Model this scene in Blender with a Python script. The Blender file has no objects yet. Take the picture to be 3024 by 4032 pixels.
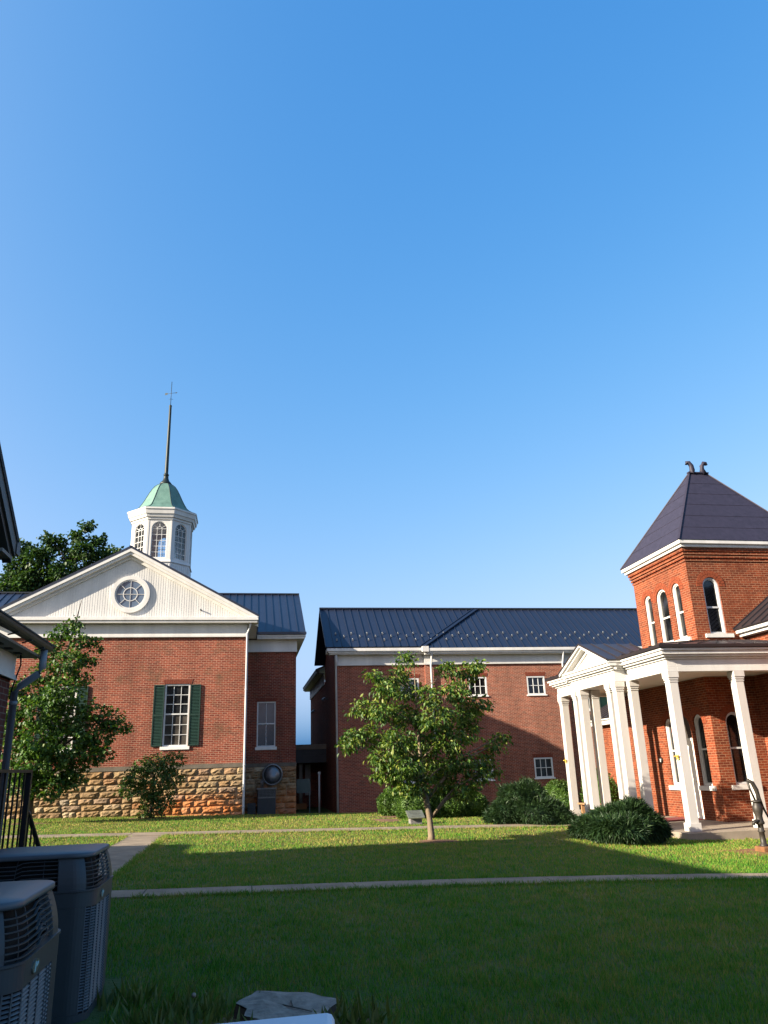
import bpy, bmesh, math, random
import numpy as np
from mathutils import Vector, Matrix
from mathutils.geometry import tessellate_polygon

random.seed(7)
rng = np.random.default_rng(11)
scene = bpy.context.scene
COL = scene.collection

# ------------------------------------------------------------------ camera
F_PX, PITCH, YAW, ROLL, EYE = 3006.75, 0.3231261, 0.1828825, -0.0348535, 1.7
cy_, sy_ = math.cos(YAW), math.sin(YAW)
FW = Vector((sy_*math.cos(PITCH), cy_*math.cos(PITCH), math.sin(PITCH)))
_rt = Vector((cy_, -sy_, 0)); _up = _rt.cross(FW)
RT = _rt*math.cos(ROLL)+_up*math.sin(ROLL)
UP = -_rt*math.sin(ROLL)+_up*math.cos(ROLL)
cd = bpy.data.cameras.new("camera"); cam = bpy.data.objects.new("camera", cd); COL.objects.link(cam)
cd.sensor_fit = 'VERTICAL'; cd.sensor_height = 36.0; cd.sensor_width = 27.0
cd.lens = F_PX/4032*36.0; cd.clip_start = 0.05; cd.clip_end = 5000
mw = Matrix((RT, UP, -FW)).transposed().to_4x4(); mw.translation = (0, 0, EYE); cam.matrix_world = mw
scene.camera = cam

# ------------------------------------------------------------------ light
SUN_TO = Vector((-1.0, -0.30, 0.41)).normalized()
SUN_EL = math.asin(SUN_TO.z)
SUN_AZ = math.atan2(SUN_TO.x, SUN_TO.y)
W = bpy.data.worlds.new("World"); scene.world = W; W.use_nodes = True
wn = W.node_tree; bg = wn.nodes['Background']
sk = wn.nodes.new('ShaderNodeTexSky'); sk.sky_type = 'NISHITA'; sk.sun_disc = False
sk.sun_elevation = SUN_EL; sk.sun_rotation = SUN_AZ
sk.altitude = 300; sk.air_density = 0.6; sk.dust_density = 6.0; sk.ozone_density = 1.0
spx = wn.nodes.new('ShaderNodeSeparateColor'); cmx = wn.nodes.new('ShaderNodeCombineColor'); wn.links.new(sk.outputs[0], spx.inputs[0])
for ch, (g_, k_) in enumerate(((1.846, .2722), (.879, .3952), (.445, .6435))):   # colour response of the sky
    p_ = wn.nodes.new('ShaderNodeMath'); p_.operation = 'POWER'; wn.links.new(spx.outputs[ch], p_.inputs[0]); p_.inputs[1].default_value = g_
    m_ = wn.nodes.new('ShaderNodeMath'); m_.operation = 'MULTIPLY'; wn.links.new(p_.outputs[0], m_.inputs[0]); m_.inputs[1].default_value = k_/.4547
    n_ = wn.nodes.new('ShaderNodeMath'); n_.operation = 'MINIMUM'; wn.links.new(m_.outputs[0], n_.inputs[0]); n_.inputs[1].default_value = (2.2, 2.3, 2.4)[ch]
    wn.links.new(n_.outputs[0], cmx.inputs[ch])
wn.links.new(cmx.outputs[0], bg.inputs[0]); bg.inputs[1].default_value = 0.15
sl = bpy.data.lights.new("sun", 'SUN'); sl.energy = 5.0; sl.angle = math.radians(0.5); sl.color = (1.0, 0.87, 0.69)
so = bpy.data.objects.new("sun", sl); COL.objects.link(so); so.location = (-30, -10, 30)
so.rotation_euler = SUN_TO.to_track_quat('Z', 'Y').to_euler()
scene.view_settings.view_transform = 'Standard'; scene.view_settings.look = 'None'
scene.view_settings.exposure = 1.7; scene.view_settings.gamma = 1.0
scene.render.engine = 'CYCLES'
scene.render.resolution_x = 768; scene.render.resolution_y = 1024

# ------------------------------------------------------------------ helpers
def ray(px, py):
    return RT*(px-1512)-UP*(py-2016)+FW*F_PX
def at(px, py, Y):                      # photo pixel (3024x4032) to the point at depth Y
    d = ray(px, py); return Vector((0, 0, EYE))+d*(Y/d.y)

def sstep(a, b, x):
    t = min(1, max(0, (x-a)/(b-a))); return t*t*(3-2*t)
def gz(x, y):                           # lawn height
    z = 0.055-0.0235*max(-12, min(16, x))
    if x > 2: z -= 0.0017*min(10, x-2)**2*(1-sstep(20, 25, y))
    if x > -0.5: z -= 0.33*sstep(33.2, 39.5, y)*sstep(-0.5, 0.6, x)
    return z

def tag(o, label, cat, group=None):
    o['label'] = label; o['category'] = cat
    if group: o['group'] = group
    return o
def empty(name, loc, label=None, cat=None, group=None):
    o = bpy.data.objects.new(name, None); COL.objects.link(o); o.location = loc; o.empty_display_size = 0.3
    if label: tag(o, label, cat, group)
    return o
def origin_of(o):
    v = Vector((0, 0, 0))
    while o is not None:
        v += o.location; o = o.parent
    return v
def link_mesh(name, me, parent=None, loc=None):
    o = bpy.data.objects.new(name, me); COL.objects.link(o)
    if parent is not None:
        o.parent = parent
        off = origin_of(parent)
        if off.length > 0: me.transform(Matrix.Translation(-off))
    elif loc is not None:
        o.location = loc; me.transform(Matrix.Translation(-Vector(loc)))
    return o

class B:
    def __init__(s): s.b = bmesh.new()
    def face(s, pts):
        try: return s.b.faces.new([s.b.verts.new(p) for p in pts])
        except ValueError: return None
    def hexa(s, p):                      # 8 points: bottom 4, top 4
        v = [s.b.verts.new(q) for q in p]
        for f in ((3,2,1,0),(4,5,6,7),(0,1,5,4),(1,2,6,5),(2,3,7,6),(3,0,4,7)):
            s.b.faces.new([v[i] for i in f])
    def box(s, x0, x1, y0, y1, z0, z1):
        s.hexa([(x0,y0,z0),(x1,y0,z0),(x1,y1,z0),(x0,y1,z0),(x0,y0,z1),(x1,y0,z1),(x1,y1,z1),(x0,y1,z1)])
    def lbox(s, f, u0, u1, d0, d1, z0, z1):
        s.hexa([f(u0,d0,z0),f(u1,d0,z0),f(u1,d1,z0),f(u0,d1,z0),f(u0,d0,z1),f(u1,d0,z1),f(u1,d1,z1),f(u0,d1,z1)])
    def bar(s, a, b, w, h, up=(0,0,1)):  # box along a-b
        a = Vector(a); b = Vector(b); d = (b-a).normalized(); u = Vector(up)
        sd = d.cross(u)
        if sd.length < 1e-4: sd = d.cross(Vector((1,0,0)))
        sd.normalize(); u = sd.cross(d).normalized()
        sd *= w/2; u = u*h/2
        s.hexa([a-sd-u,a+sd-u,b+sd-u,b-sd-u,a-sd+u,a+sd+u,b+sd+u,b-sd+u])
    def prism(s, pts, f0, f1):           # polygon pts (2d) mapped by f0 and f1, closed ends
        n = len(pts); A = [s.b.verts.new(f0(*p)) for p in pts]; C = [s.b.verts.new(f1(*p)) for p in pts]
        for i in range(n): s.b.faces.new((A[i],A[(i+1)%n],C[(i+1)%n],C[i]))
        s.b.faces.new(A[::-1]); s.b.faces.new(C)
    def ring(s, outer, inner, f0, f1, closed=True):   # frame between two outlines
        n = len(outer); m = n if closed else n-1
        V = [[s.b.verts.new(f(*p)) for p in L] for f in (f0, f1) for L in (outer, inner)]
        o0, i0, o1, i1 = V
        for i in range(m):
            j = (i+1) % n
            s.b.faces.new((o0[i],o0[j],i0[j],i0[i])); s.b.faces.new((o1[i],i1[i],i1[j],o1[j]))
            s.b.faces.new((o0[i],o1[i],o1[j],o0[j])); s.b.faces.new((i0[i],i0[j],i1[j],i1[i]))
        if not closed:
            for k in (0, n-1): s.b.faces.new((o0[k],i0[k],i1[k],o1[k]))
    def lathe(s, prof, c, n=24, a0=0.0, smooth=True, axis='z'):
        c = Vector(c); rings = []
        for r, h in prof:
            L = []
            for k in range(n):
                a = a0+2*math.pi*k/n
                p = (r*math.cos(a), r*math.sin(a), h) if axis == 'z' else (r*math.cos(a), -h, r*math.sin(a))
                L.append(s.b.verts.new(c+Vector(p)))
            rings.append(L)
        for A, C in zip(rings, rings[1:]):
            for k in range(n):
                f = s.b.faces.new((A[k],A[(k+1)%n],C[(k+1)%n],C[k])); f.smooth = smooth
        s.b.faces.new(rings[0][::-1]); s.b.faces.new(rings[-1])
    def tube(s, pts, rad, n=8):
        pts = [Vector(p) for p in pts]; rad = rad if isinstance(rad, (list, tuple)) else [rad]*len(pts)
        prev = None; ref = Vector((0.31, 0.17, 0.94))
        for i, p in enumerate(pts):
            d = (pts[min(i+1, len(pts)-1)]-pts[max(i-1, 0)]).normalized()
            a = d.cross(ref)
            if a.length < .1: a = d.cross(Vector((1,0,0)))
            a.normalize(); c = d.cross(a)
            R_ = [s.b.verts.new(p+(a*math.cos(2*math.pi*k/n)+c*math.sin(2*math.pi*k/n))*rad[i]) for k in range(n)]
            if prev:
                for k in range(n):
                    f = s.b.faces.new((prev[k],prev[(k+1)%n],R_[(k+1)%n],R_[k])); f.smooth = True
            else: s.b.faces.new(R_[::-1])
            prev = R_
        s.b.faces.new(prev)
    def wall(s, f, outline, holes=(), reveal=0.12):   # f(u,d,z) with d outward; recessed openings
        loops = [outline]+list(holes)
        flat = [p for L in loops for p in L]
        tris = tessellate_polygon([[Vector((p[0],p[1],0)) for p in L] for L in loops])
        V = [s.b.verts.new(f(p[0],0,p[1])) for p in flat]
        for t in tris:
            try: s.b.faces.new([V[i] for i in t])
            except ValueError: pass
        for L in holes:
            n = len(L)
            for i in range(n):
                a, c = L[i], L[(i+1)%n]
                s.face([f(a[0],0,a[1]),f(c[0],0,c[1]),f(c[0],-reveal,c[1]),f(a[0],-reveal,a[1])])
    def slab(s, p0, p1, q1, q0, th=0.06, seam=None, sw=0.028, sh=0.045, inset=0.02):
        p0, p1, q1, q0 = map(Vector, (p0, p1, q1, q0))
        n = (p1-p0).cross(q0-p0).normalized()
        if n.z < 0: n = -n
        dn = -n*th
        s.hexa([p0+dn,p1+dn,q1+dn,q0+dn,p0,p1,q1,q0])
        if seam:
            L = (p1-p0).length; k = max(1, int(round(L/seam)))
            for i in range(k+1):
                t = min(max(i/k, inset/L), 1-inset/L)
                s.bar(p0.lerp(p1, t)+n*sh/2, q0.lerp(q1, t)+n*sh/2, sw, sh, n)
    def done(s, name, mat, parent=None, loc=None, smooth=None, bevel=None):
        bmesh.ops.recalc_face_normals(s.b, faces=s.b.faces[:])
        me = bpy.data.meshes.new(name); s.b.to_mesh(me); s.b.free()
        if mat: me.materials.append(mat)
        if smooth: me.shade_smooth()
        o = link_mesh(name, me, parent, loc)
        if bevel:
            m = o.modifiers.new("bevel", 'BEVEL'); m.width = bevel; m.segments = 2; m.limit_method = 'ANGLE'
        return o

def FY(Y):  return lambda u, d, z: (u, Y-d, z)      # wall facing the camera
def FX(X):  return lambda u, d, z: (X-d, u, z)      # wall facing left
def rect(u0, u1, z0, z1): return [(u0,z0),(u1,z0),(u1,z1),(u0,z1)]
def arch(uc, w, z0, zs, n=12):                       # round-headed outline, springing at zs
    r = w/2
    return [(uc-r,z0),(uc+r,z0)]+[(uc+r*math.cos(math.pi*k/n), zs+r*math.sin(math.pi*k/n)) for k in range(n+1)]

# ------------------------------------------------------------------ materials
def newmat(name):
    m = bpy.data.materials.new(name); m.use_nodes = True
    return m, m.node_tree.nodes, m.node_tree.links, m.node_tree.nodes['Principled BSDF']
def nd(N, t, **k):
    n = N.new(t)
    for a, v in k.items():
        if a.startswith('i_'): n.inputs[a[2:].replace('_', ' ')].default_value = v
        else: setattr(n, a, v)
    return n
def rgba(c): return (c[0], c[1], c[2], 1)
def ramp(N, stops):
    r = N.new('ShaderNodeValToRGB'); e = r.color_ramp.elements
    while len(e) < len(stops): e.new(0.5)
    for el, (p, c) in zip(e, stops): el.position = p; el.color = rgba(c)
    return r
def mixc(N, L, fac, a, b, mode='MIX'):
    m = N.new('ShaderNodeMix'); m.data_type = 'RGBA'; m.blend_type = mode
    for s, v in ((0, fac), (6, a), (7, b)):
        if hasattr(v, 'is_output'): L.new(v, m.inputs[s])
        elif isinstance(v, (int, float)): m.inputs[s].default_value = v
        else: m.inputs[s].default_value = rgba(v)
    return m.outputs[2]
def noise(N, L, scale, detail=4, vec=None, rough=.55):
    n = N.new('ShaderNodeTexNoise'); n.inputs['Scale'].default_value = scale; n.inputs['Detail'].default_value = detail
    n.inputs['Roughness'].default_value = rough
    if vec is None: vec = N.new('ShaderNodeNewGeometry').outputs['Position']
    L.new(vec, n.inputs['Vector']); return n
def bump(N, L, P, h, strength=.3, dist=.01):
    b = N.new('ShaderNodeBump'); b.inputs['Strength'].default_value = strength; b.inputs['Distance'].default_value = dist
    L.new(h, b.inputs['Height']); L.new(b.outputs[0], P.inputs['Normal'])

def plain(name, col, rough=.55, var=.12, scale=3.0, metal=0, spec=.4, bmp=0.0, bscale=40, streak=False):
    m, N, L, P = newmat(name)
    g = N.new('ShaderNodeNewGeometry').outputs['Position']; vec = g
    if streak:
        mp = N.new('ShaderNodeMapping'); mp.inputs['Scale'].default_value = (1, 1, .12); L.new(g, mp.inputs['Vector']); vec = mp.outputs[0]
    n = noise(N, L, scale, 6, vec, .65)
    r = ramp(N, [(.3, [c*(1-var) for c in col]), (.7, [min(1, c*(1+var*.6)) for c in col])]); L.new(n.outputs['Fac'], r.inputs[0])
    L.new(r.outputs[0], P.inputs['Base Color'])
    P.inputs['Roughness'].default_value = rough; P.inputs['Metallic'].default_value = metal; P.inputs['Specular IOR Level'].default_value = spec
    if bmp: bump(N, L, P, noise(N, L, bscale, 4, g).outputs['Fac'], bmp, .01)
    return m

def brick(name, c1, c2, mortar, bw, rh, ms=.011, var=.35, dirt=None, rough=.85):
    m, N, L, P = newmat(name)
    g = N.new('ShaderNodeNewGeometry'); sp = N.new('ShaderNodeSeparateXYZ'); L.new(g.outputs['Position'], sp.inputs[0])
    sn = N.new('ShaderNodeSeparateXYZ'); L.new(g.outputs['True Normal'], sn.inputs[0])
    ab = nd(N, 'ShaderNodeMath', operation='ABSOLUTE'); L.new(sn.outputs[0], ab.inputs[0])
    gt = nd(N, 'ShaderNodeMath', operation='GREATER_THAN'); L.new(ab.outputs[0], gt.inputs[0]); gt.inputs[1].default_value = .6
    mx = N.new('ShaderNodeMix'); mx.data_type = 'FLOAT'
    L.new(gt.outputs[0], mx.inputs[0]); L.new(sp.outputs[0], mx.inputs[2]); L.new(sp.outputs[1], mx.inputs[3])
    cb = N.new('ShaderNodeCombineXYZ'); L.new(mx.outputs[0], cb.inputs[0]); L.new(sp.outputs[2], cb.inputs[1])
    wob = noise(N, L, 6, 2, cb.outputs[0]); 
    va = nd(N, 'ShaderNodeVectorMath', operation='MULTIPLY_ADD'); L.new(wob.outputs['Color'], va.inputs[0])
    va.inputs[1].default_value = (.012, .008, 0); L.new(cb.outputs[0], va.inputs[2])
    t = N.new('ShaderNodeTexBrick'); L.new(va.outputs[0], t.inputs['Vector'])
    t.offset = .5; t.squash = 1.0
    for k, v in (('Scale', 1.0), ('Mortar Size', ms/2), ('Mortar Smooth', .15), ('Bias', 0.0), ('Brick Width', bw), ('Row Height', rh)): t.inputs[k].default_value = v
    t.inputs['Color1'].default_value = rgba(c1); t.inputs['Color2'].default_value = rgba(c2); t.inputs['Mortar'].default_value = rgba(mortar)
    big = noise(N, L, .55, 6, g.outputs['Position'], .7)
    rr = ramp(N, [(.25, (1-var,)*3), (.75, (1+var*.3,)*3)]); L.new(big.outputs['Fac'], rr.inputs[0])
    col = mixc(N, L, 1.0, t.outputs['Color'], rr.outputs[0], 'MULTIPLY')
    smp = N.new('ShaderNodeMapping'); smp.inputs['Scale'].default_value = (1.6, 1.6, .16); L.new(g.outputs['Position'], smp.inputs['Vector'])
    stk = noise(N, L, 1.0, 5, smp.outputs[0], .65); r4 = ramp(N, [(.35, (.74,)*3), (.6, (1.08,)*3)]); L.new(stk.outputs['Fac'], r4.inputs[0])
    col = mixc(N, L, .7, col, r4.outputs[0], 'MULTIPLY')
    fine = noise(N, L, 9, 5, cb.outputs[0], .7)
    r2 = ramp(N, [(.3, (.72,)*3), (.7, (1.15,)*3)]); L.new(fine.outputs['Fac'], r2.inputs[0])
    col = mixc(N, L, .8, col, r2.outputs[0], 'MULTIPLY')
    if dirt:
        dn = noise(N, L, 1.3, 6, g.outputs['Position'], .7)
        r3 = ramp(N, [(.52, (0,)*3), (.72, (.75,)*3)]); L.new(dn.outputs['Fac'], r3.inputs[0])
        col = mixc(N, L, r3.outputs[0], col, dirt)
    L.new(col, P.inputs['Base Color']); P.inputs['Roughness'].default_value = rough; P.inputs['Specular IOR Level'].default_value = .2
    iv = nd(N, 'ShaderNodeMath', operation='SUBTRACT'); iv.inputs[0].default_value = 1; L.new(t.outputs['Fac'], iv.inputs[1])
    bump(N, L, P, iv.outputs[0], .6, .006)
    return m

def leafmat(name, cols, trans=.35, rough=.5):
    m, N, L, P = newmat(name)
    g = N.new('ShaderNodeNewGeometry')
    r = ramp(N, [(i/(len(cols)-1), c) for i, c in enumerate(cols)]); L.new(g.outputs['Random Per Island'], r.inputs[0])
    n = noise(N, L, 1.6, 3, g.outputs['Position']); r2 = ramp(N, [(.3, (.75,)*3), (.7, (1.2,)*3)]); L.new(n.outputs['Fac'], r2.inputs[0])
    col = mixc(N, L, 1.0, r.outputs[0], r2.outputs[0], 'MULTIPLY')
    L.new(col, P.inputs['Base Color']); P.inputs['Roughness'].default_value = rough; P.inputs['Specular IOR Level'].default_value = .35
    tr = N.new('ShaderNodeBsdfTranslucent'); hs = mixc(N, L, 1.0, col, (1.25, 1.3, .55), 'MULTIPLY'); L.new(hs, tr.inputs['Color'])
    mx = N.new('ShaderNodeMixShader'); mx.inputs[0].default_value = trans
    L.new(P.outputs[0], mx.inputs[1]); L.new(tr.outputs[0], mx.inputs[2]); L.new(mx.outputs[0], N['Material Output'].inputs[0])
    return m

def glass(name, col, rough=.06, var=.5, scale=1.2, spec=.6):
    m, N, L, P = newmat(name)
    n = noise(N, L, scale, 2); r = ramp(N, [(.35, [c*(1-var) for c in col]), (.65, [c*(1+var) for c in col])]); L.new(n.outputs['Fac'], r.inputs[0])
    L.new(r.outputs[0], P.inputs['Base Color']); P.inputs['Roughness'].default_value = rough; P.inputs['Specular IOR Level'].default_value = spec
    bump(N, L, P, noise(N, L, 2.2, 1).outputs['Fac'], .05, .02)
    return m
def clearglass(name):
    m, N, L, P = newmat(name)
    tr = N.new('ShaderNodeBsdfTransparent'); tr.inputs[0].default_value = (.93, .95, .96, 1)
    gl = N.new('ShaderNodeBsdfGlossy'); gl.inputs['Roughness'].default_value = .05
    fr = N.new('ShaderNodeFresnel'); mx = N.new('ShaderNodeMixShader')
    L.new(fr.outputs[0], mx.inputs[0]); L.new(tr.outputs[0], mx.inputs[1]); L.new(gl.outputs[0], mx.inputs[2]); L.new(mx.outputs[0], N['Material Output'].inputs[0])
    return m

M = {}
M['brick_court'] = brick('courthouse_brick', (.285,.060,.032), (.160,.033,.021), (.43,.28,.20), .216, .0762, .012, .35, (.09,.06,.035))
M['brick_annex'] = brick('annex_brick', (.31,.074,.038), (.175,.042,.025), (.46,.35,.27), .2032, .0677, .010, .2)
M['brick_tower'] = brick('house_brick', (.250,.056,.021), (.130,.028,.012), (.36,.20,.12), .216, .0762, .012, .35, (.12,.027,.011))
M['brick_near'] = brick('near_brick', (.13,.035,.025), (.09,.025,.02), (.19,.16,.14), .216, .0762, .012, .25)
M['arch_brick'] = plain('arch_brick', (.165,.036,.017), .85, .35, 14)
M['arch_tower'] = plain('tower_arch_brick', (.20,.042,.013), .85, .35, 14)
M['white'] = plain('white_paint', (.56,.55,.53), .5, .16, 1.8, streak=True)
M['white2'] = plain('white_trim', (.58,.58,.57), .5, .12, 2.5)
M['cream'] = plain('column_paint', (.50,.48,.455), .55, .14, 2.0, streak=True)
M['conc'] = plain('concrete', (.24,.20,.155), .9, .22, 2.2, bmp=.25, bscale=60)
M['sidewalk'] = plain('sidewalk_concrete', (.225,.175,.120), .9, .4, 1.6, bmp=.2, bscale=80)
M['wt'] = plain('water_table_stone', (.13,.11,.085), .9, .3, 3, bmp=.3)
M['sill'] = plain('sill_stone', (.72,.70,.66), .7, .12, 5)
M['roof'] = plain('blue_black_metal_roof', (.012,.017,.034), .36, .12, .8, metal=.0, spec=.5)
M['roof_b'] = plain('brown_black_metal_roof', (.022,.018,.021), .42, .2, 1.5, spec=.45)
M['slate'] = plain('tower_roof_slate', (.023,.020,.036), .6, .25, 6, spec=.35, bmp=.15, bscale=25)
M['shingle'] = plain('dark_shingle', (.035,.034,.036), .9, .3, 20, bmp=.4, bscale=60)
M['gutter_d'] = plain('dark_gutter', (.055,.05,.047), .5, .2, 4)
M['soffit'] = plain('soffit_paint', (.20,.18,.16), .7, .12, 4)
M['dsp'] = plain('downspout_metal', (.46,.47,.48), .45, .14, 3)
M['dsp_g'] = plain('grey_downspout', (.19,.20,.225), .45, .1, 3)
M['shutter'] = plain('green_shutter', (.013,.038,.028), .5, .2, 6)
M['glass'] = glass('window_glass', (.010,.011,.012), .05, .8, 1.5)
M['glass_b'] = glass('round_window_glass', (.065,.095,.14), .08, .4, 1.0)  # sky reflection put into the pane as a blue base colour
M['glass_l'] = glass('curtained_glass', (.065,.058,.05), .10, .4, 1.5, .45)
M['glass_g'] = glass('grey_glass', (.03,.042,.048), .10, .4, 1.3)  # blue-grey pane tone, paler than the plain window glass
M['blind'] = plain('blind_slats', (.30,.33,.34), .6, .1, 5)
M['clear'] = clearglass('cupola_glass')
M['black'] = plain('black_iron', (.010,.010,.012), .4, .2, 8)
M['iron'] = plain('pump_iron', (.030,.025,.020), .5, .4, 14, bmp=.2)
M['steel'] = plain('galvanised_steel', (.17,.18,.19), .35, .2, 5, metal=.5)
M['boxgrey'] = plain('dark_cabinet', (.035,.040,.045), .5, .2, 5)
M['panel'] = plain('green_grey_panel', (.035,.060,.058), .5, .1, 3)
M['ac'] = plain('condenser_paint', (.046,.054,.060), .45, .10, 4)
M['ac_top'] = plain('condenser_top', (.075,.088,.104), .40, .10, 3)
M['ac_l'] = plain('condenser_louver', (.085,.097,.108), .42, .1, 6)
M['dark'] = plain('dark_inside', (.004,.004,.005), .9, .1, 3)
M['badge'] = plain('badge_metal', (.16,.17,.14), .35, .1, 10, metal=.4)
M['badge_i'] = plain('badge_emblem', (.35,.55,.56), .4, .05, 10)
M['gold'] = plain('gold_paint', (.55,.34,.05), .35, .2, 10, metal=.5)
M['wood'] = plain('bench_wood', (.30,.17,.08), .7, .3, 8)
M['mat'] = plain('red_mat', (.16,.022,.022), .95, .3, 12, bmp=.4)
M['door'] = plain('white_door', (.78,.76,.70), .5, .06, 3)
M['bark'] = plain('bark', (.17,.13,.085), .95, .45, 9, bmp=.9, bscale=30, streak=True)
M['bark_d'] = plain('dark_bark', (.075,.058,.042), .95, .4, 9, bmp=.8, bscale=30)
M['stump_w'] = plain('weathered_wood', (.27,.225,.18), .9, .5, 9, bmp=.9, bscale=22)
M['soil'] = plain('red_soil', (.15,.075,.040), 1.0, .45, 5, bmp=.7, bscale=30)
M['vinyl'] = plain('white_vinyl', (.62,.66,.72), .35, .05, 3)
M['marker'] = plain('marker_plaque', (.15,.155,.11), .45, .2, 8, metal=.3)
M['markerstone'] = plain('marker_stone', (.17,.16,.16), .9, .3, 10, bmp=.5)
M['rust'] = plain('rust_concrete', (.17,.075,.030), .95, .35, 4, bmp=.4, bscale=25)
M['ceiling'] = plain('porch_ceiling', (.60,.58,.53), .6, .05, 3)

# copper dome
def copper():
    m, N, L, P = newmat('verdigris_copper')
    n = noise(N, L, 2.2, 8, None, .75)
    r = ramp(N, [(.25, (.040,.090,.076)), (.5, (.085,.180,.150)), (.75, (.135,.24,.20))]); L.new(n.outputs['Fac'], r.inputs[0])
    L.new(r.outputs[0], P.inputs['Base Color']); P.inputs['Roughness'].default_value = .7
    return m
M['copper'] = copper()
M['copper_d'] = plain('dark_copper', (.013,.023,.023), .5, .4, 3, metal=.2)
# rusticated stone
def stone():
    m, N, L, P = newmat('rough_sandstone')
    g = N.new('ShaderNodeNewGeometry')
    r = ramp(N, [(0, (.22,.145,.080)), (.25, (.32,.235,.135)), (.5, (.25,.155,.075)), (.72, (.40,.31,.20)), (.88, (.22,.105,.045)), (1, (.30,.26,.20))])
    L.new(g.outputs['Random Per Island'], r.inputs[0])
    n = noise(N, L, 5, 8, g.outputs['Position'], .75); r2 = ramp(N, [(.25, (.5,)*3), (.7, (1.2,)*3)]); L.new(n.outputs['Fac'], r2.inputs[0])
    col = mixc(N, L, 1.0, r.outputs[0], r2.outputs[0], 'MULTIPLY')
    sp = N.new('ShaderNodeSeparateXYZ'); L.new(g.outputs['Position'], sp.inputs[0])
    # iron-stained corner low on the right of the front wall
    mr = nd(N, 'ShaderNodeMapRange'); L.new(sp.outputs[0], mr.inputs[0]); mr.inputs[1].default_value = -4.2; mr.inputs[2].default_value = -2.6
    mz = nd(N, 'ShaderNodeMapRange'); L.new(sp.outputs[2], mz.inputs[0]); mz.inputs[1].default_value = 1.1; mz.inputs[2].default_value = .5
    mm = nd(N, 'ShaderNodeMath', operation='MULTIPLY'); L.new(mr.outputs[0], mm.inputs[0]); L.new(mz.outputs[0], mm.inputs[1])
    n3 = noise(N, L, 2.0, 4, g.outputs['Position']); m3 = nd(N, 'ShaderNodeMath', operation='MULTIPLY'); L.new(mm.outputs[0], m3.inputs[0]); L.new(n3.outputs['Fac'], m3.inputs[1])
    col = mixc(N, L, m3.outputs[0], col, (.50,.13,.02))
    L.new(col, P.inputs['Base Color']); P.inputs['Roughness'].default_value = .95; P.inputs['Specular IOR Level'].default_value = .1
    bump(N, L, P, noise(N, L, 14, 6, g.outputs['Position']).outputs['Fac'], .8, .03)
    return m
M['stone'] = stone(); M['mortar'] = plain('lime_mortar', (.24,.19,.13), .95, .25, 6)
# lawn ground and blades
def lawn(name, blades):
    m, N, L, P = newmat(name)
    g = N.new('ShaderNodeNewGeometry')
    n1 = noise(N, L, .28, 6, g.outputs['Position'], .75)
    n2 = noise(N, L, 2.5, 5, g.outputs['Position'], .7)
    ad = nd(N, 'ShaderNodeMath', operation='ADD'); L.new(n1.outputs['Fac'], ad.inputs[0]); L.new(n2.outputs['Fac'], ad.inputs[1])
    ml = nd(N, 'ShaderNodeMath', operation='MULTIPLY'); L.new(ad.outputs[0], ml.inputs[0]); ml.inputs[1].default_value = .5
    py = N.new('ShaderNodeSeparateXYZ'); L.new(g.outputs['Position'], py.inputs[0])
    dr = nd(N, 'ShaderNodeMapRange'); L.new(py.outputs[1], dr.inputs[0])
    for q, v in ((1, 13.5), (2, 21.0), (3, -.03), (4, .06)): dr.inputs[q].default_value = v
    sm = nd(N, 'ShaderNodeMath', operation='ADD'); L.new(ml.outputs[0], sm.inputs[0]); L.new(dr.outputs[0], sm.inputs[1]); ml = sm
    if blades:
        mlx = nd(N, 'ShaderNodeMath', operation='MULTIPLY_ADD'); L.new(g.outputs['Random Per Island'], mlx.inputs[0]); mlx.inputs[1].default_value = .34; mlx.inputs[2].default_value = -.17
        a2 = nd(N, 'ShaderNodeMath', operation='ADD'); L.new(ml.outputs[0], a2.inputs[0]); L.new(mlx.outputs[0], a2.inputs[1]); src = a2.outputs[0]
        r = ramp(N, [(.22, (.026,.130,.009)), (.40, (.066,.215,.016)), (.53, (.140,.225,.030)), (.62, (.22,.215,.045)), (.75, (.36,.28,.090))])
    else:
        src = ml.outputs[0]; r = ramp(N, [(.32, (.020,.075,.008)), (.5, (.060,.085,.018)), (.62, (.12,.11,.035))])
    L.new(src, r.inputs[0]); L.new(r.outputs[0], P.inputs['Base Color']); P.inputs['Roughness'].default_value = .8; P.inputs['Specular IOR Level'].default_value = .2
    if blades:
        tr = N.new('ShaderNodeBsdfTranslucent'); L.new(r.outputs[0], tr.inputs[0]); mx = N.new('ShaderNodeMixShader'); mx.inputs[0].default_value = .3
        L.new(P.outputs[0], mx.inputs[1]); L.new(tr.outputs[0], mx.inputs[2]); L.new(mx.outputs[0], N['Material Output'].inputs[0])
    else: bump(N, L, P, noise(N, L, 30, 5, g.outputs['Position']).outputs['Fac'], .8, .03)
    return m
M['lawn'] = lawn('lawn_soil', False); M['blade'] = lawn('grass_blade', True)
M['leaf_dog'] = leafmat('dogwood_leaf', [(.024,.062,.012), (.050,.115,.018), (.095,.165,.022), (.19,.22,.035)], .3)
M['leaf_map'] = leafmat('maple_leaf', [(.018,.052,.010), (.034,.088,.015), (.060,.130,.020), (.11,.175,.028)], .3)
M['leaf_shr'] = leafmat('shrub_leaf', [(.022,.060,.013), (.042,.10,.018), (.085,.15,.025)], .28)
M['leaf_bg'] = leafmat('far_tree_leaf', [(.016,.046,.012), (.032,.075,.017), (.055,.105,.022)], .25)
M['leaf_box'] = leafmat('boxwood_leaf', [(.026,.062,.010), (.05,.11,.014), (.085,.15,.02)], .25)
M['leaf_yew'] = leafmat('yew_needle', [(.012,.034,.013), (.022,.052,.017), (.036,.072,.020)], .15)
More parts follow.
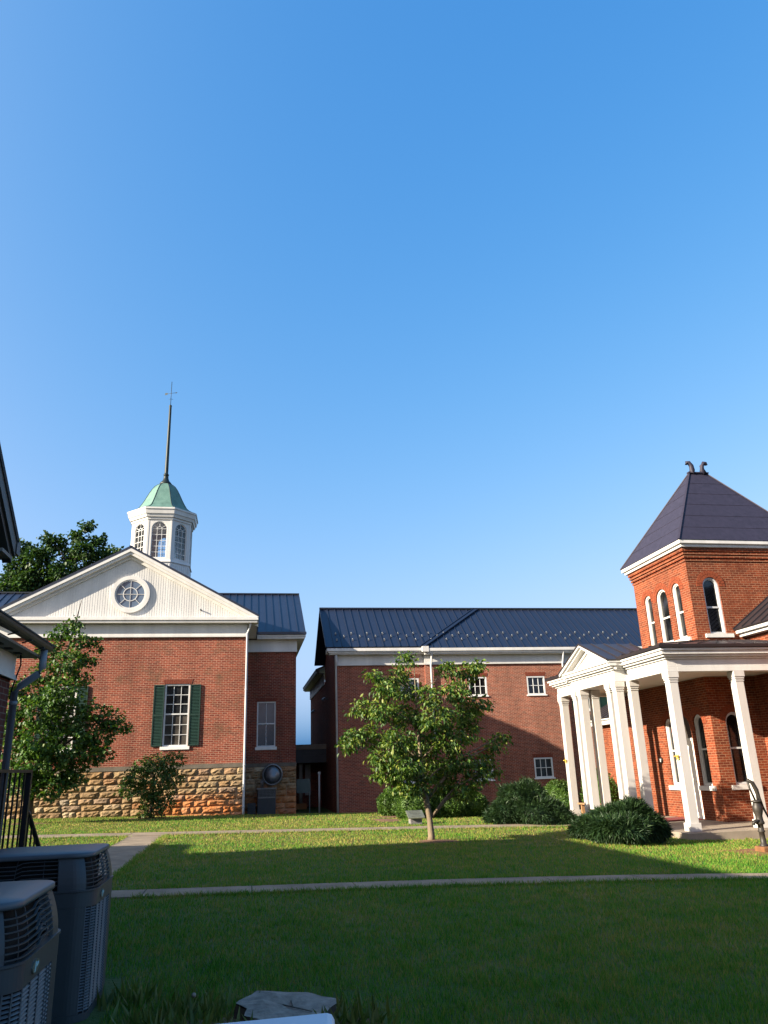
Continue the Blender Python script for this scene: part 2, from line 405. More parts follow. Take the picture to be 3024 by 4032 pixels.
M['weed'] = leafmat('weed_blade', [(.05,.09,.02), (.09,.14,.03), (.16,.17,.06)], .3)

# ------------------------------------------------------------------ foliage mesh (many small leaves)
def tri_mesh(name, V, T, mat):
    me = bpy.data.meshes.new(name); nv, nt = len(V), len(T)
    me.vertices.add(nv); me.vertices.foreach_set('co', np.ascontiguousarray(V, np.float32).ravel())
    me.loops.add(nt*3); me.loops.foreach_set('vertex_index', np.ascontiguousarray(T, np.int32).ravel())
    me.polygons.add(nt); me.polygons.foreach_set('loop_start', np.arange(0, nt*3, 3, dtype=np.int32))
    me.polygons.foreach_set('loop_total', np.full(nt, 3, np.int32))
    me.update(calc_edges=True); me.materials.append(mat); return me
def unit(a): return a/np.maximum(1e-6, np.linalg.norm(a, axis=1, keepdims=True))
def leaves(P, D, L, Wd, fold=.25, nrm=None):
    n = len(P); D = unit(D)
    if nrm is None: nrm = rng.normal(size=(n, 3))
    S = unit(np.cross(D, nrm)); U = np.cross(S, D)
    L = np.broadcast_to(np.asarray(L, float), (n,))[:, None]; Wd = np.broadcast_to(np.asarray(Wd, float), (n,))[:, None]
    mid = P+D*L*.45
    V = np.stack([P, mid+S*Wd*.5+U*Wd*fold, P+D*L-U*L*.12, mid-S*Wd*.5+U*Wd*fold], 1).reshape(-1, 3)
    i = np.arange(n)*4
    T = np.stack([np.stack([i, i+1, i+2], 1), np.stack([i, i+2, i+3], 1)], 1).reshape(-1, 3)
    return V, T
def blob(n, c, r, shell=.35):
    d = unit(rng.normal(size=(n, 3))); rad = (shell+(1-shell)*rng.random(n))**.6
    return np.asarray(c)+d*rad[:, None]*np.asarray(r), d
def join(parts):
    V = []; T = []; k = 0
    for v, t in parts: V.append(v); T.append(t+k); k += len(v)
    return np.concatenate(V), np.concatenate(T)

def tree(name, label, base, trunk_pts, trunk_r, clumps, mat, bark, nleaf, L, Wd, droop, group=None, cat='tree', limbs=True, sprig=7):
    """clumps: (x,y,z,r) world; leaves sit on short twigs grouped round random twig ends"""
    root = empty(name, base, label, cat, group)
    t = B(); t.tube(trunk_pts, trunk_r, 10)
    tp = [Vector(p) for p in trunk_pts]
    for (x, y, z, r) in clumps:
        c = Vector((x, y, z))
        cand = [p for p in tp if p.z < z-.15*r] or [tp[0]]
        s = min(cand, key=lambda p: (p-c).length+.6*abs((c.z-p.z)-.8*((c-p).xy.length)))
        i = tp.index(s); r0 = trunk_r[i]*.5
        m = s.lerp(c, .5)+Vector((random.uniform(-.1, .1)*r, random.uniform(-.1, .1)*r, .12*(c-s).length))
        t.tube([s, s.lerp(m, .6)+Vector((0, 0, .03)), m, m.lerp(c, .6), c], [r0, r0*.75, r0*.55, r0*.38, r0*.2], 6)
        for k in range(4):
            e = c+Vector((random.gauss(0, 1), random.gauss(0, 1), random.gauss(.2, .8))).normalized()*r*.85
            b0 = m.lerp(c, random.uniform(.3, 1))
            t.tube([b0, b0.lerp(e, .5)+Vector((0, 0, .04*r)), e], [r0*.26, r0*.17, r0*.08], 4)
    t.done('trunk', bark, root)
    parts = []
    tot = sum(c[3]**2 for c in clumps)
    for (x, y, z, r) in clumps:
        n = max(10, int(nleaf*r*r/tot/sprig))
        tw, d = blob(n, (x, y, z), (r, r, r*.82), .25)
        tw = np.repeat(tw, sprig, 0)+rng.normal(size=(n*sprig, 3))*L*.62*np.array((1, 1, .6))
        dd = np.repeat(d, sprig, 0)*.7+rng.normal(size=(n*sprig, 3))*.55; dd[:, 2] -= droop
        up = rng.normal(size=(n*sprig, 3))*.55; up[:, 2] += 1.0
        ll = L*rng.uniform(.65, 1.2, n*sprig)
        parts.append(leaves(tw, dd, ll, ll*Wd, .22, up))
    V, T = join(parts)
    link_mesh('crown', tri_mesh('crown', V, T, mat), root)
    return root

# ------------------------------------------------------------------ ground
def ground():
    xs = np.concatenate([np.array([-900, -400, -150, -80]), np.arange(-40, 50.1, .5), np.array([80, 150, 400, 900])])
    ys = np.concatenate([np.array([-300, -100, -40]), np.arange(-14, 60.1, .5), np.array([80, 140, 400, 2000])])
    V = np.array([(x, y, gz(x, y)) for y in ys for x in xs]); nx = len(xs)
    T = []
    for j in range(len(ys)-1):
        for i in range(nx-1):
            a = j*nx+i; T += [(a, a+1, a+nx+1), (a, a+nx+1, a+nx)]
    o = link_mesh('lawn', tri_mesh('lawn', V, np.array(T), M['lawn'])); o['kind'] = 'structure'
ground()
def walk(name, x0, x1, y0, y1, along, joints, th=.022):
    b = B(); n = joints; 
    for i in range(n):
        a = i/n; c = (i+1)/n; g = .008
        if along == 'x':
            u0 = x0+(x1-x0)*a+g; u1 = x0+(x1-x0)*c-g; P = [(u0, y0), (u1, y0), (u1, y1), (u0, y1)]
        else:
            u0 = y0+(y1-y0)*a+g; u1 = y0+(y1-y0)*c-g; P = [(x0, u0), (x1, u0), (x1, u1), (x0, u1)]
        b.hexa([(p[0], p[1], gz(*p)-.08) for p in P]+[(p[0], p[1], gz(*p)+th) for p in P])
    o = b.done(name, M['sidewalk']); o['kind'] = 'structure'
WALKS = [(-14, 10.8, 23.75, 25.0, 'x', 16), (-6, 14, 12.25, 12.95, 'x', 13), (-3.15, -2.1, 10.9, 23.74, 'y', 9)]
walk('sidewalk', *WALKS[0]); walk('sidewalk', *WALKS[1][:5], 13); walk('sidewalk', -3.15, -2.1, 12.96, 23.74, 'y', 7, .010)
def patch(name, c, rx, ry, mat, kind='structure', h=.02):
    b = B(); n = 26; rot = random.uniform(0, 6)
    P = []
    for k in range(n):
        a = 2*math.pi*k/n; s = 1+.18*math.sin(3*a+rot)+.1*random.uniform(-1, 1)
        P.append((c[0]+rx*s*math.cos(a), c[1]+ry*s*math.sin(a)))
    ctr = b.b.verts.new((c[0], c[1], gz(*c)+h*2)); V = [b.b.verts.new((x, y, gz(x, y)+.004)) for x, y in P]
    M_ = [b.b.verts.new(((x+c[0])/2, (y+c[1])/2, gz((x+c[0])/2, (y+c[1])/2)+h*1.6)) for x, y in P]
    for k in range(n):
        j = (k+1) % n
        b.b.faces.new((V[k], V[j], M_[j], M_[k])); b.b.faces.new((M_[k], M_[j], ctr))
    o = b.done(name, mat); o['kind'] = kind
SOIL = [(4.75, 20.0, .55, .42), (-3.5, 33.1, .9, .45), (5.0, 28.6, .5, 1.0), (7.0, 30.4, 2.4, .8), (-7.5, 30.9, .7, .5)]
for x, y, rx, ry in SOIL: patch('bare_soil', (x, y), rx, ry, M['soil'])

def grass():
    parts = []
    def ok(x, y):
        k = np.ones(len(x), bool)
        for w in ((-14, 10.8, 23.8, 24.95), (-6, 14, 12.3, 12.93), (-3.1, -2.15, 10.9, 23.8)):
            k &= ~((x > w[0]) & (x < w[1]) & (y > w[2]) & (y < w[3]))
        k &= ~((y > 34.35) & (x < .1)); k &= ~((x > 11.55) & (y > 20.1)); k &= ~((x < -2.1) & (y < 11))
        k &= ~((x < -.95) & (y < 7.7)); k &= y < 38.0
        for sx, sy, rx, ry in SOIL: k &= ((x-sx)/rx)**2+((y-sy)/ry)**2 > .35+.75*rng.random(len(x))
        return k
    N = 660000
    y = 2.2*(38/2.2)**(rng.random(N)**.80)
    x = rng.random(N)*(1.30*y+5.0)-.37*y-2.2
    k = ok(x, y); x, y = x[k], y[k]; n = len(x)
    z = np.array([gz(a, c) for a, c in zip(x, y)])
    clump = .5+.5*np.sin(x*2.1+1.3*np.sin(y*1.7))*np.sin(y*2.6+np.sin(x*3.1))
    h = rng.uniform(.020, .046, n)*(1+.5*clump)
    w = (.0035+.00075*y)*rng.uniform(.7, 1.3, n)
    a = rng.random(n)*6.283; lean = rng.uniform(.1, .75, n)*h; la = rng.random(n)*6.283
    P0 = np.stack([x-np.cos(a)*w/2, y-np.sin(a)*w/2, z-.004], 1); P1 = np.stack([x+np.cos(a)*w/2, y+np.sin(a)*w/2, z-.004], 1)
    P2 = np.stack([x+np.cos(la)*lean, y+np.sin(la)*lean, z+h], 1)
    V = np.stack([P0, P1, P2], 1).reshape(-1, 3); T = np.arange(3*n).reshape(-1, 3); parts.append((V, T))
    # scattered taller tufts
    q = 420; cy = 3.0*(34/3.0)**rng.random(q); cx = (rng.random(q)*1.28-.36)*cy; m_ = 46
    x = np.repeat(cx, m_)+rng.normal(0, .055, q*m_)*np.repeat(rng.uniform(.6, 1.8, q), m_); y = np.repeat(cy, m_)+rng.normal(0, .055, q*m_)*np.repeat(rng.uniform(.6, 1.8, q), m_)
    k = ok(x, y); x, y = x[k], y[k]; n = len(x); z = np.array([gz(p, c) for p, c in zip(x, y)])
    h = rng.uniform(.035, .085, n); w = .004+.0007*y; a = rng.random(n)*6.283; la = rng.random(n)*6.283; lean = h*rng.uniform(.2, 1, n)
    V = np.stack([np.stack([x-np.cos(a)*w/2, y-np.sin(a)*w/2, z], 1), np.stack([x+np.cos(a)*w/2, y+np.sin(a)*w/2, z], 1), np.stack([x+np.cos(la)*lean, y+np.sin(la)*lean, z+h], 1)], 1).reshape(-1, 3)
    parts.append((V, np.arange(3*n).reshape(-1, 3)))
    # taller ragged edges along the walks
    ex = []; ey = []
    for (x0, x1, yy, cnt) in ((-1.5, 12, 12.22, 5200), (-1.5, 12, 12.98, 2600), (-8, 10.5, 25.04, 2600), (-1.9, 10.5, 23.66, 3000), (-8, -3.2, 23.66, 1000)):
        ex.append(rng.uniform(x0, x1, cnt)); ey.append(yy+rng.normal(0, .035, cnt))
    ex.append(-2.08+rng.normal(0, .05, 2500)); ey.append(rng.uniform(14, 23.7, 2500)); ex.append(-3.17+rng.normal(0, .05, 1200)); ey.append(rng.uniform(14, 23.7, 1200))
    x = np.concatenate(ex); y = np.concatenate(ey); n = len(x); z = np.array([gz(p, q) for p, q in zip(x, y)])
    h = rng.uniform(.03, .095, n); w = .006+.0006*y; a = rng.random(n)*6.283; la = rng.random(n)*6.283; lean = h*rng.uniform(.2, 1, n)
    V = np.stack([np.stack([x-np.cos(a)*w/2, y-np.sin(a)*w/2, z], 1), np.stack([x+np.cos(a)*w/2, y+np.sin(a)*w/2, z], 1), np.stack([x+np.cos(la)*lean, y+np.sin(la)*lean, z+h], 1)], 1).reshape(-1, 3)
    parts.append((V, np.arange(3*n).reshape(-1, 3)))
    V, T = join(parts)
    o = link_mesh('grass', tri_mesh('grass', V, T, M['blade'])); o['kind'] = 'stuff'
    tag(o, 'mown lawn grass, green with dry yellow patches, between the walks', 'grass')
grass()

# ------------------------------------------------------------------ building kit
def window(parent, f, u0, u1, z0, z1, cols=3, top=3, bot=3, rec=.09, fw=.06, zm=None, gt=None, gb=None, sill=None, mun=.024, mat=None, single=False):
    mat = mat or M['white2']; gt = gt or M['glass']; gb = gb or gt
    b = B(); fi = lambda u, z: f(u, -rec, z); fo = lambda u, z: f(u, -rec+.07, z)
    b.ring(rect(u0, u1, z0, z1), rect(u0+fw, u1-fw, z0+fw, z1-fw), fi, fo)
    zm = zm if zm is not None else (z0+z1)/2
    a0, a1 = u0+fw, u1-fw
    S = [(z0+fw, z1-fw, top)] if single else [(z0+fw, zm-.028, bot), (zm+.028, z1-fw, top)]
    if not single: b.lbox(f, a0, a1, -rec+.002, -rec+.055, zm-.028, zm+.028)
    for (s0, s1, rows) in S:
        for i in range(1, cols): 
            u = a0+(a1-a0)*i/cols; b.lbox(f, u-mun/2, u+mun/2, -rec+.004, -rec+.03, s0, s1)
        for i in range(1, rows):
            z = s0+(s1-s0)*i/rows; b.lbox(f, a0, a1, -rec+.004, -rec+.027, z-mun/2, z+mun/2)
    w = b.done('window', mat, parent)
    for (s0, s1, rows), g in zip(S, ([gt] if single else [gb, gt])):
        b = B(); b.lbox(f, a0-.01, a1+.01, -rec-.02, -rec+.001, s0-.01, s1+.01); b.done('pane', g, w)
    if sill:
        b = B(); b.lbox(f, u0-sill[0], u1+sill[0], -rec, .05, z0-sill[1], z0-.003); b.done('sill', M['sill'], w, bevel=.006)
    return w
def arch_window(parent, f, uc, w, z0, zs, rec=.12, fw=.05, zm=None, mat=None, gm=None, sill=None, name='window', lights=None, depth=.09, mun=.022):
    mat = mat or M['white']; gm = gm or M['glass']
    b = B(); fi = lambda u, z: f(u, -rec, z)
    b.ring(arch(uc, w, z0, zs), arch(uc, w-2*fw, z0+fw, zs), fi, lambda u, z: f(u, -rec+depth, z))
    b.ring(arch(uc, w-2*fw, z0+fw, zs), arch(uc, w-3.4*fw, z0+1.7*fw, zs), fi, lambda u, z: f(u, -rec+depth*.55, z))
    if zm: b.lbox(f, uc-w/2+fw, uc+w/2-fw, -rec+.003, -rec+.045, zm-.028, zm+.028)
    if lights:
        cols, rows = lights; r = w/2-fw
        for i in range(1, cols):
            u = uc-r+2*r*i/cols; b.lbox(f, u-mun/2, u+mun/2, -rec+.01, -rec+.04, z0+fw, zs)
        for i in range(1, rows+1):
            z = z0+fw+(zs-z0-fw)*i/rows; b.lbox(f, uc-r, uc+r, -rec+.012, -rec+.036, z-mun/2, z+mun/2)
        ir = r/cols
        n = 10; o = [(uc+(ir+mun)*math.cos(math.pi*k/n), zs+(ir+mun)*math.sin(math.pi*k/n)) for k in range(n+1)]
        q = [(uc+ir*math.cos(math.pi*k/n), zs+ir*math.sin(math.pi*k/n)) for k in range(n+1)]
        b.ring(o, q, lambda u, z: f(u, -rec+.012, z), lambda u, z: f(u, -rec+.036, z), False)
        for a in (35, 90, 145):
            c, s = math.cos(math.radians(a)), math.sin(math.radians(a))
            b.bar(f(uc+ir*c, -rec+.022, zs+ir*s), f(uc+r*c, -rec+.022, zs+r*s), mun, mun)
    o = b.done(name, mat, parent)
    b = B(); A = arch(uc, w-2*fw+.01, z0+fw-.005, zs); b.prism(A, lambda u, z: f(u, -rec-.015, z), lambda u, z: f(u, -rec+.001, z)); b.done('pane', gm, o)
    if sill:
        b = B(); b.lbox(f, uc-sill[0], uc+sill[0], -rec, .07, z0-sill[1], z0-.003); b.done('sill', M['white'], o, bevel=.006)
    return o
def jack_arch(parent, f, u0, u1, z0, z1, mat, splay=.10, w=.072, rough=.012):
    b = B(); n = max(3, int((u1-u0)/w)); uc = (u0+u1)/2
    for i in range(n):
        a0 = u0+(u1-u0)*i/n+.006; a1 = u0+(u1-u0)*(i+1)/n-.006
        t0 = a0+(a0-uc)/(u1-u0)*2*splay; t1 = a1+(a1-uc)/(u1-u0)*2*splay; d = rough+random.uniform(0, .004)
        b.hexa([f(a0,-.02,z0),f(a1,-.02,z0),f(a1,d,z0),f(a0,d,z0),f(t0,-.02,z1),f(t1,-.02,z1),f(t1,d,z1),f(t0,d,z1)])
    return b.done('lintel', mat, parent)
def voussoirs(b, f, uc, zc, r0, rings=2, n0=13, a0=-.06, a1=math.pi+.06):
    for k in range(rings):
        ra = r0+.005+k*.115; rb = ra+.105; n = n0+4*k
        for i in range(n):
            t0 = a0+(a1-a0)*(i+.06)/n; t1 = a0+(a1-a0)*(i+.94)/n; d = .010+random.uniform(0, .006)
            q = [(uc+r*math.cos(t), zc+r*math.sin(t)) for r, t in ((ra,t0),(rb,t0),(rb,t1),(ra,t1))]
            b.hexa([f(u,-.03,z) for u, z in q]+[f(u,d,z) for u, z in q])
def shutter(parent, f, u0, u1, z0, z1):
    b = B(); fr = .045
    b.ring(rect(u0, u1, z0, z1), rect(u0+fr, u1-fr, z0+fr, z1-fr), lambda u, z: f(u, .012, z), lambda u, z: f(u, .055, z))
    zm = (z0+z1)/2; b.lbox(f, u0+fr, u1-fr, .013, .053, zm-.03, zm+.03)
    z = z0+fr+.02
    while z < z1-fr-.03:
        if abs(z-zm) > .05:
            b.hexa([f(u0+fr,.045,z-.022),f(u1-fr,.045,z-.022),f(u1-fr,.05,z-.012),f(u0+fr,.05,z-.012),f(u0+fr,.015,z+.022),f(u1-fr,.015,z+.022),f(u1-fr,.02,z+.03),f(u0+fr,.02,z+.03)])
        z += .06
    b.lbox(f, u0+fr, u1-fr, .004, .0135, z0+fr, z1-fr)
    return b.done('shutter', M['shutter'], parent)
def stonework(b, f, u0, u1, z0, z1, courses, mn=.3, mx=.95):
    hs = [random.uniform(.85, 1.15) for _ in range(courses)]; t = sum(hs); z = z0
    for h in hs:
        hh = (z1-z0)*h/t; u = u0
        while u < u1-.01:
            w = random.uniform(mn, mx)
            if u1-u-w < .25: w = u1-u
            g = .009; nu, nz = max(3, int(w/.11)), 4
            G = []
            for j in range(nz+1):
                row = []
                for i in range(nu+1):
                    e = i in (0, nu) or j in (0, nz)
                    uu = u+g+(w-2*g)*i/nu+(0 if i in (0, nu) else random.uniform(-.02, .02)); zz = z+g+(hh-2*g)*j/nz+(0 if j in (0, nz) else random.uniform(-.015, .015))
                    d = random.uniform(.005, .02) if e else random.uniform(.035, .095)
                    row.append(b.b.verts.new(f(uu, d, zz)))
                G.append(row)
            for j in range(nz):
                for i in range(nu): b.b.faces.new((G[j][i], G[j][i+1], G[j+1][i+1], G[j+1][i]))
            rim = G[0]+[G[j][nu] for j in range(1, nz+1)]+G[nz][-2::-1]+[G[j][0] for j in range(nz-1, 0, -1)]
            bk = [b.b.verts.new(f(*p)) for p in [(uu, -.02, zz) for uu, zz in [unf(f, v.co) for v in rim]]]
            for i in range(len(rim)):
                j = (i+1) % len(rim); b.b.faces.new((rim[i], rim[j], bk[j], bk[i]))
            u += w
        z += hh
def unf(f, co):
    a = Vector(f(0, 0, 0)); du = (Vector(f(1, 0, 0))-a); return (co-a).dot(du), (co-a).z

# ------------------------------------------------------------------ courthouse (left)
def courthouse():
    R_ = empty('courthouse', (-5.2, 34.5, 0), 'red brick courthouse with white gabled front, rough stone base and green domed cupola', 'courthouse')
    f = FY(34.5); fw_ = FY(39.0)
    wins = [(-3.41, -2.37), (-8.03, -6.99)]
    b = B()
    b.wall(f, rect(-10.4, -.04, 1.95, 7.6), [rect(a-.003, c+.003, 2.83, 5.42) for a, c in wins], .16)
    b.wall(fw_, rect(-.04, 2.45, 1.95, 7.9), [rect(.555, 1.465, 2.84, 4.99)], .16)
    b.wall(fw_, rect(-12.85, -10.4, 1.95, 7.9))
    b.face([(-.04,34.5,-.3),(-.04,39,-.3),(-.04,39,7.6),(-.04,34.5,7.6)])
    b.face([(-10.4,34.5,-.3),(-10.4,39,-.3),(-10.4,39,7.6),(-10.4,34.5,7.6)])
    for X in (2.45, -12.85):
        b.face([(X,39,-.5),(X,48.3,-.5),(X,48.3,8.1),(X,43.65,11.0),(X,39,8.1)])
    b.face([(-12.85,48.3,-.5),(2.45,48.3,-.5),(2.45,48.3,8.1),(-12.85,48.3,8.1)])
    b.box(-10.4, 2.44, 48.31, 62, -.5, 8.1)  # hidden rear wing, added to shade the annex side wall
    b.done('wall', M['brick_court'], R_)
    b = B(); b.box(-10.41, -.03, 34.46, 34.9, -.3, 1.93); b.box(-.025, 2.46, 38.96, 39.4, -.6, 1.93); b.box(-12.86, -10.42, 38.96, 39.4, -.2, 1.93)
    base = b.done('stone_base', M['mortar'], R_)
    b = B(); stonework(b, FY(34.46), -10.42, -.02, -.12, 1.93, 8); b.done('stone_facing', M['stone'], base); b = B(); stonework(b, FY(38.96), -.0, 2.47, -.5, 1.93, 9, .28, .7)
    b.done('stone_facing', M['stone'], base)
    b = B(); b.box(-10.44, .0, 34.42, 34.495, 1.935, 2.10); b.box(.0, 2.48, 38.93, 38.995, 1.935, 2.10); b.box(-12.9, -10.44, 38.93, 38.995, 1.935, 2.10)
    b.done('water_table', M['wt'], R_)
    for a, c in wins:
        w = window(R_, f, a, c, 2.84, 5.41, 3, 3, 3, .10, .065, 4.16, M['glass'], M['glass_l'], (.08, .13))
        jack_arch(R_, f, a-.06, c+.06, 5.415, 5.61, M['arch_brick'], .05)
        shutter(R_, f, a-.455, a-.015, 2.86, 5.38); shutter(R_, f, c+.015, c+.455, 2.86, 5.38)
    window(R_, fw_, .56, 1.46, 2.85, 4.98, 2, 1, 1, .10, .06, 3.93, M['glass_g'], M['glass'], (.07, .14))
    jack_arch(R_, fw_, .52, 1.5, 4.985, 5.15, M['arch_brick'], .05)
    # frieze, cornice
    b = B()
    b.box(-10.43, -.01, 34.44, 34.498, 7.42, 7.98); b.box(-10.46, .02, 34.40, 34.438, 7.42, 7.50)
    b.box(-.005, 2.49, 38.94, 38.998, 7.40, 8.0); b.box(-.005, 2.5, 38.90, 38.938, 7.40, 7.47); b.box(-12.9, -10.44, 38.94, 38.998, 7.40, 8.0)
    b.box(2.452, 2.49, 39.0, 48.3, 7.4, 8.0); b.box(-.038, .0, 34.5, 38.9, 7.42, 7.98)
    b.done('frieze', M['white'], R_)
    b = B()
    b.box(-10.9, .42, 34.12, 34.5, 8.0, 8.10); b.box(-10.95, .47, 34.07, 34.5, 8.103, 8.20); b.box(-10.92, .44, 34.10, 34.5, 8.203, 8.26)
    b.box(-.03, .42, 34.51, 38.5, 8.0, 8.2)
    b.box(.48, 2.86, 38.56, 39.0, 8.0, 8.09); b.box(.48, 2.90, 38.52, 39.0, 8.093, 8.20)
    b.box(2.455, 2.86, 39.01, 48.7, 8.0, 8.2); b.box(-13.3, -10.92, 38.52, 39.0, 8.0, 8.2)
    b.done('cornice', M['white'], R_, bevel=.012)
    # gable: tympanum boards
    sl = (11.38-8.30)/5.67
    top = lambda x: 11.38-abs(x+5.2)*sl
    b = B(); b.prism([(-10.6, 8.2), (.2, 8.2), (-5.2, 8.2+5.4*sl-.02)], lambda u, z: (u, 34.5, z), lambda u, z: (u, 34.9, z))
    x = -10.2
    while x < -.1:
        h = top(x)-.30
        if h > 8.35 and not (abs(x+5.12) < .01): b.box(x-.042, x+.042, 34.491, 34.499, 8.262, h)
        x += .105
    b.done('gable', M['white'], R_)
    b = B()
    for s in (-1, 1):
        E, A = -5.2+s*5.67, -5.2
        for (y0, y1, za, zb) in ((34.16, 34.5, -.17, -.02), (34.22, 34.5, -.30, -.173), (34.40, 34.497, -.44, -.303)):
            b.hexa([(E,y0,8.30+za),(E,y1,8.30+za),(E,y1,8.30+zb),(E,y0,8.30+zb),(A,y0,11.38+za),(A,y1,11.38+za),(A,y1,11.38+zb),(A,y0,11.38+zb)])
    b.done('raking_cornice', M['white'], R_)
    # round window
    b = B(); c = (-5.12, 34.5, 9.32); n = 40
    circ = lambda r: [(c[0]+r*math.cos(2*math.pi*k/n), c[2]+r*math.sin(2*math.pi*k/n)) for k in range(n)]
    fY = lambda y: (lambda u, z: (u, y, z))
    b.ring(circ(.83), circ(.66), fY(34.49), fY(34.40)); b.ring(circ(.66), circ(.60), fY(34.49), fY(34.43)); b.ring(circ(.31), circ(.28), fY(34.466), fY(34.445))
    for a in range(8):
        t = math.pi/4*a; r0 = .0 if a % 2 == 0 else .30
        b.bar((c[0]+r0*math.cos(t), 34.452, c[2]+r0*math.sin(t)), (c[0]+.62*math.cos(t), 34.452, c[2]+.62*math.sin(t)), .018, .02, (0,1,0))
    w = b.done('round_window', M['white'], R_)
    b = B(); b.prism(circ(.61), fY(34.477), fY(34.468)); b.done('pane', M['glass_b'], w)
    b = B(); b.tube([(-2.06,34.5,8.62),(-2.06,34.36,8.62)], .035, 10); b.done('vent_pipe', M['copper_d'], R_)
    # roofs
    b = B()
    b.slab((.50,34.15,8.31), (.50,43.6,8.31), (-5.2,43.6,11.42), (-5.2,34.15,11.42), .05, .55)
    b.slab((-10.90,34.15,8.31), (-10.90,43.6,8.31), (-5.2,43.6,11.42), (-5.2,34.15,11.42), .05, .55)
    b.slab((-13.3,38.5,8.30), (2.90,38.5,8.30), (2.90,43.65,11.38), (-13.3,43.65,11.38), .05, .40)
    b.slab((-13.3,48.8,8.30), (2.90,48.8,8.30), (2.90,43.65,11.38), (-13.3,43.65,11.38), .05, .40)
    b.slab((2.9,48.7,8.2), (2.9,62.3,8.2), (-4,62.3,11.2), (-4,48.7,11.2), .05, .5); b.slab((-10.9,48.7,8.2), (-10.9,62.3,8.2), (-4,62.3,11.2), (-4,48.7,11.2), .05, .5)  # roof over the added rear wing, also for its shadow
    b.bar((-13.3,43.65,11.42), (2.9,43.65,11.42), .16, .05); b.bar((-5.2,34.15,11.45), (-5.2,43.6,11.45), .14, .05)
    b.box(.46, 2.93, 38.44, 38.6, 8.21, 8.33)
    rf = b.done('roof', M['roof'], R_)
    # downspout at the corner
    b = B(); b.tube([(.12,34.25,8.0),(.12,34.28,7.9),(.03,34.40,7.66),(.0,34.42,7.55),(.0,34.42,1.5),(.0,34.34,.3),(.0,34.34,.03)], .048, 10)
    for z in (5.1, 1.98, .35): b.lathe([(.058,0),(.058,.04)], (.0,34.41 if z > 1 else 34.345,z), 10)
    b.done('downspout', M['dsp'], R_)
    # cupola
    cx, cy, ap = -5.19, 45.78, 1.68
    cu = empty('cupola', (cx, cy, 10), None); cu.parent = R_; cu.location = Vector((cx, cy, 10))-R_.location
    octv = lambda a, z: [(cx+a/math.cos(math.pi/8)*math.cos(math.pi/8+math.pi/4*k), cy+a/math.cos(math.pi/8)*math.sin(math.pi/8+math.pi/4*k), z) for k in range(8)]
    b = B(); wb = B(); gb = B(); lb = B(); hw = ap*math.tan(math.pi/8)
    wz0, wzs, ww = 13.62, 15.38, .88
    for k in range(8):
        a = math.pi/4*k-math.pi/2; nrm = Vector((math.cos(a), math.sin(a), 0)); tg = Vector((-nrm.y, nrm.x, 0)); C = Vector((cx, cy, 0))
        fo = lambda u, d, z, nrm=nrm, tg=tg: tuple(C+nrm*(ap+d)+tg*u+Vector((0,0,z)))
        b.wall(fo, rect(-hw, hw, 13.0, 16.15), [arch(0, ww, wz0, wzs)], .10)
        lb.wall(lambda u, d, z: fo(u*(ap-.10)/ap, d-.10, z), rect(-hw, hw, 13.0, 16.15), [arch(0, ww*1.06, wz0, wzs)], .01)
        wb.ring(arch(0, ww, wz0, wzs), arch(0, ww-.08, wz0+.04, wzs), lambda u, z: fo(u, -.10, z), lambda u, z: fo(u, -.04, z))
        r = ww/2-.04
        for u in (-r/3, r/3): wb.lbox(fo, u-.012, u+.012, -.085, -.06, wz0, wzs)
        for i in range(1, 6): wb.lbox(fo, -r, r, -.084, -.061, wz0+(wzs-wz0)*i/5-.012, wz0+(wzs-wz0)*i/5+.012)
        n = 8; arc = lambda rr: [(rr*math.cos(math.pi*q/n), wzs+rr*math.sin(math.pi*q/n)) for q in range(n+1)]
        wb.ring(arc(r/3+.012), arc(r/3-.012), lambda u, z: fo(u, -.085, z), lambda u, z: fo(u, -.06, z), False)
        for t in (30, 90, 150):
            c_, s_ = math.cos(math.radians(t)), math.sin(math.radians(t)); wb.bar(fo(r/3*c_, -.072, wzs+r/3*s_), fo(r*c_, -.072, wzs+r*s_), .024, .024)
        gb.prism(arch(0, ww-.07, wz0+.035, wzs), lambda u, z: fo(u, -.078, z), lambda u, z: fo(u, -.073, z))
        # corner pilaster strips and skirt boards
        for s in (-1, 1): b.lbox(fo, s*hw-(.10 if s > 0 else 0), s*hw+(0 if s > 0 else .10), .002, .016, 13.5, 15.95)
        for i in range(10): 
            u = -hw+.05+(2*hw-.1)*i/9; wb.lbox(fo, u-.05, u+.035, .028, .045, 11.8, 13.25)
    lb.face(octv(ap-.1, 16.1)); lb.face(octv(ap-.1, 13.55)); lb.done('lining', M['soffit'], cu)  # interior shade put into the lining's darker colour, ends closed to deepen it
    sh = b.done('shaft', M['white'], cu)
    wb.done('window_frame', M['white2'], cu); gb.done('pane', M['clear'], cu)
    b = B()
    def octbox(a0, a1, z0, z1):
        V0 = octv(a0, z0); V1 = octv(a1, z1)
        b.ring([(i,0) for i in range(8)], [(i,1) for i in range(8)], lambda i, q: V0[i] if q == 0 else octv(.4, z0)[i], lambda i, q: V1[i] if q == 0 else octv(.4, z1)[i])
    octbox(ap+.03, ap+.03, 10.0, 13.35); octbox(ap+.09, ap+.05, 13.36, 13.50)
    b.done('skirt', M['white'], cu); b = B()
    octbox(ap+.06, ap+.06, 15.93, 16.06); octbox(ap+.14, ap+.20, 16.063, 16.24); octbox(ap+.24, ap+.29, 16.243, 16.5); octbox(ap+.33, ap+.33, 16.503, 16.60)
    b.done('cornice', M['white'], cu)
    prof = [(q/1.045, z) for q, z in [(2.10,16.605),(2.06,16.64),(1.86,16.72),(1.66,16.84),(1.50,16.99),(1.34,17.25),(1.19,17.53),(1.06,17.80),(.93,18.06),(.80,18.29),(.66,18.49),(.50,18.63),(.34,18.72)]]
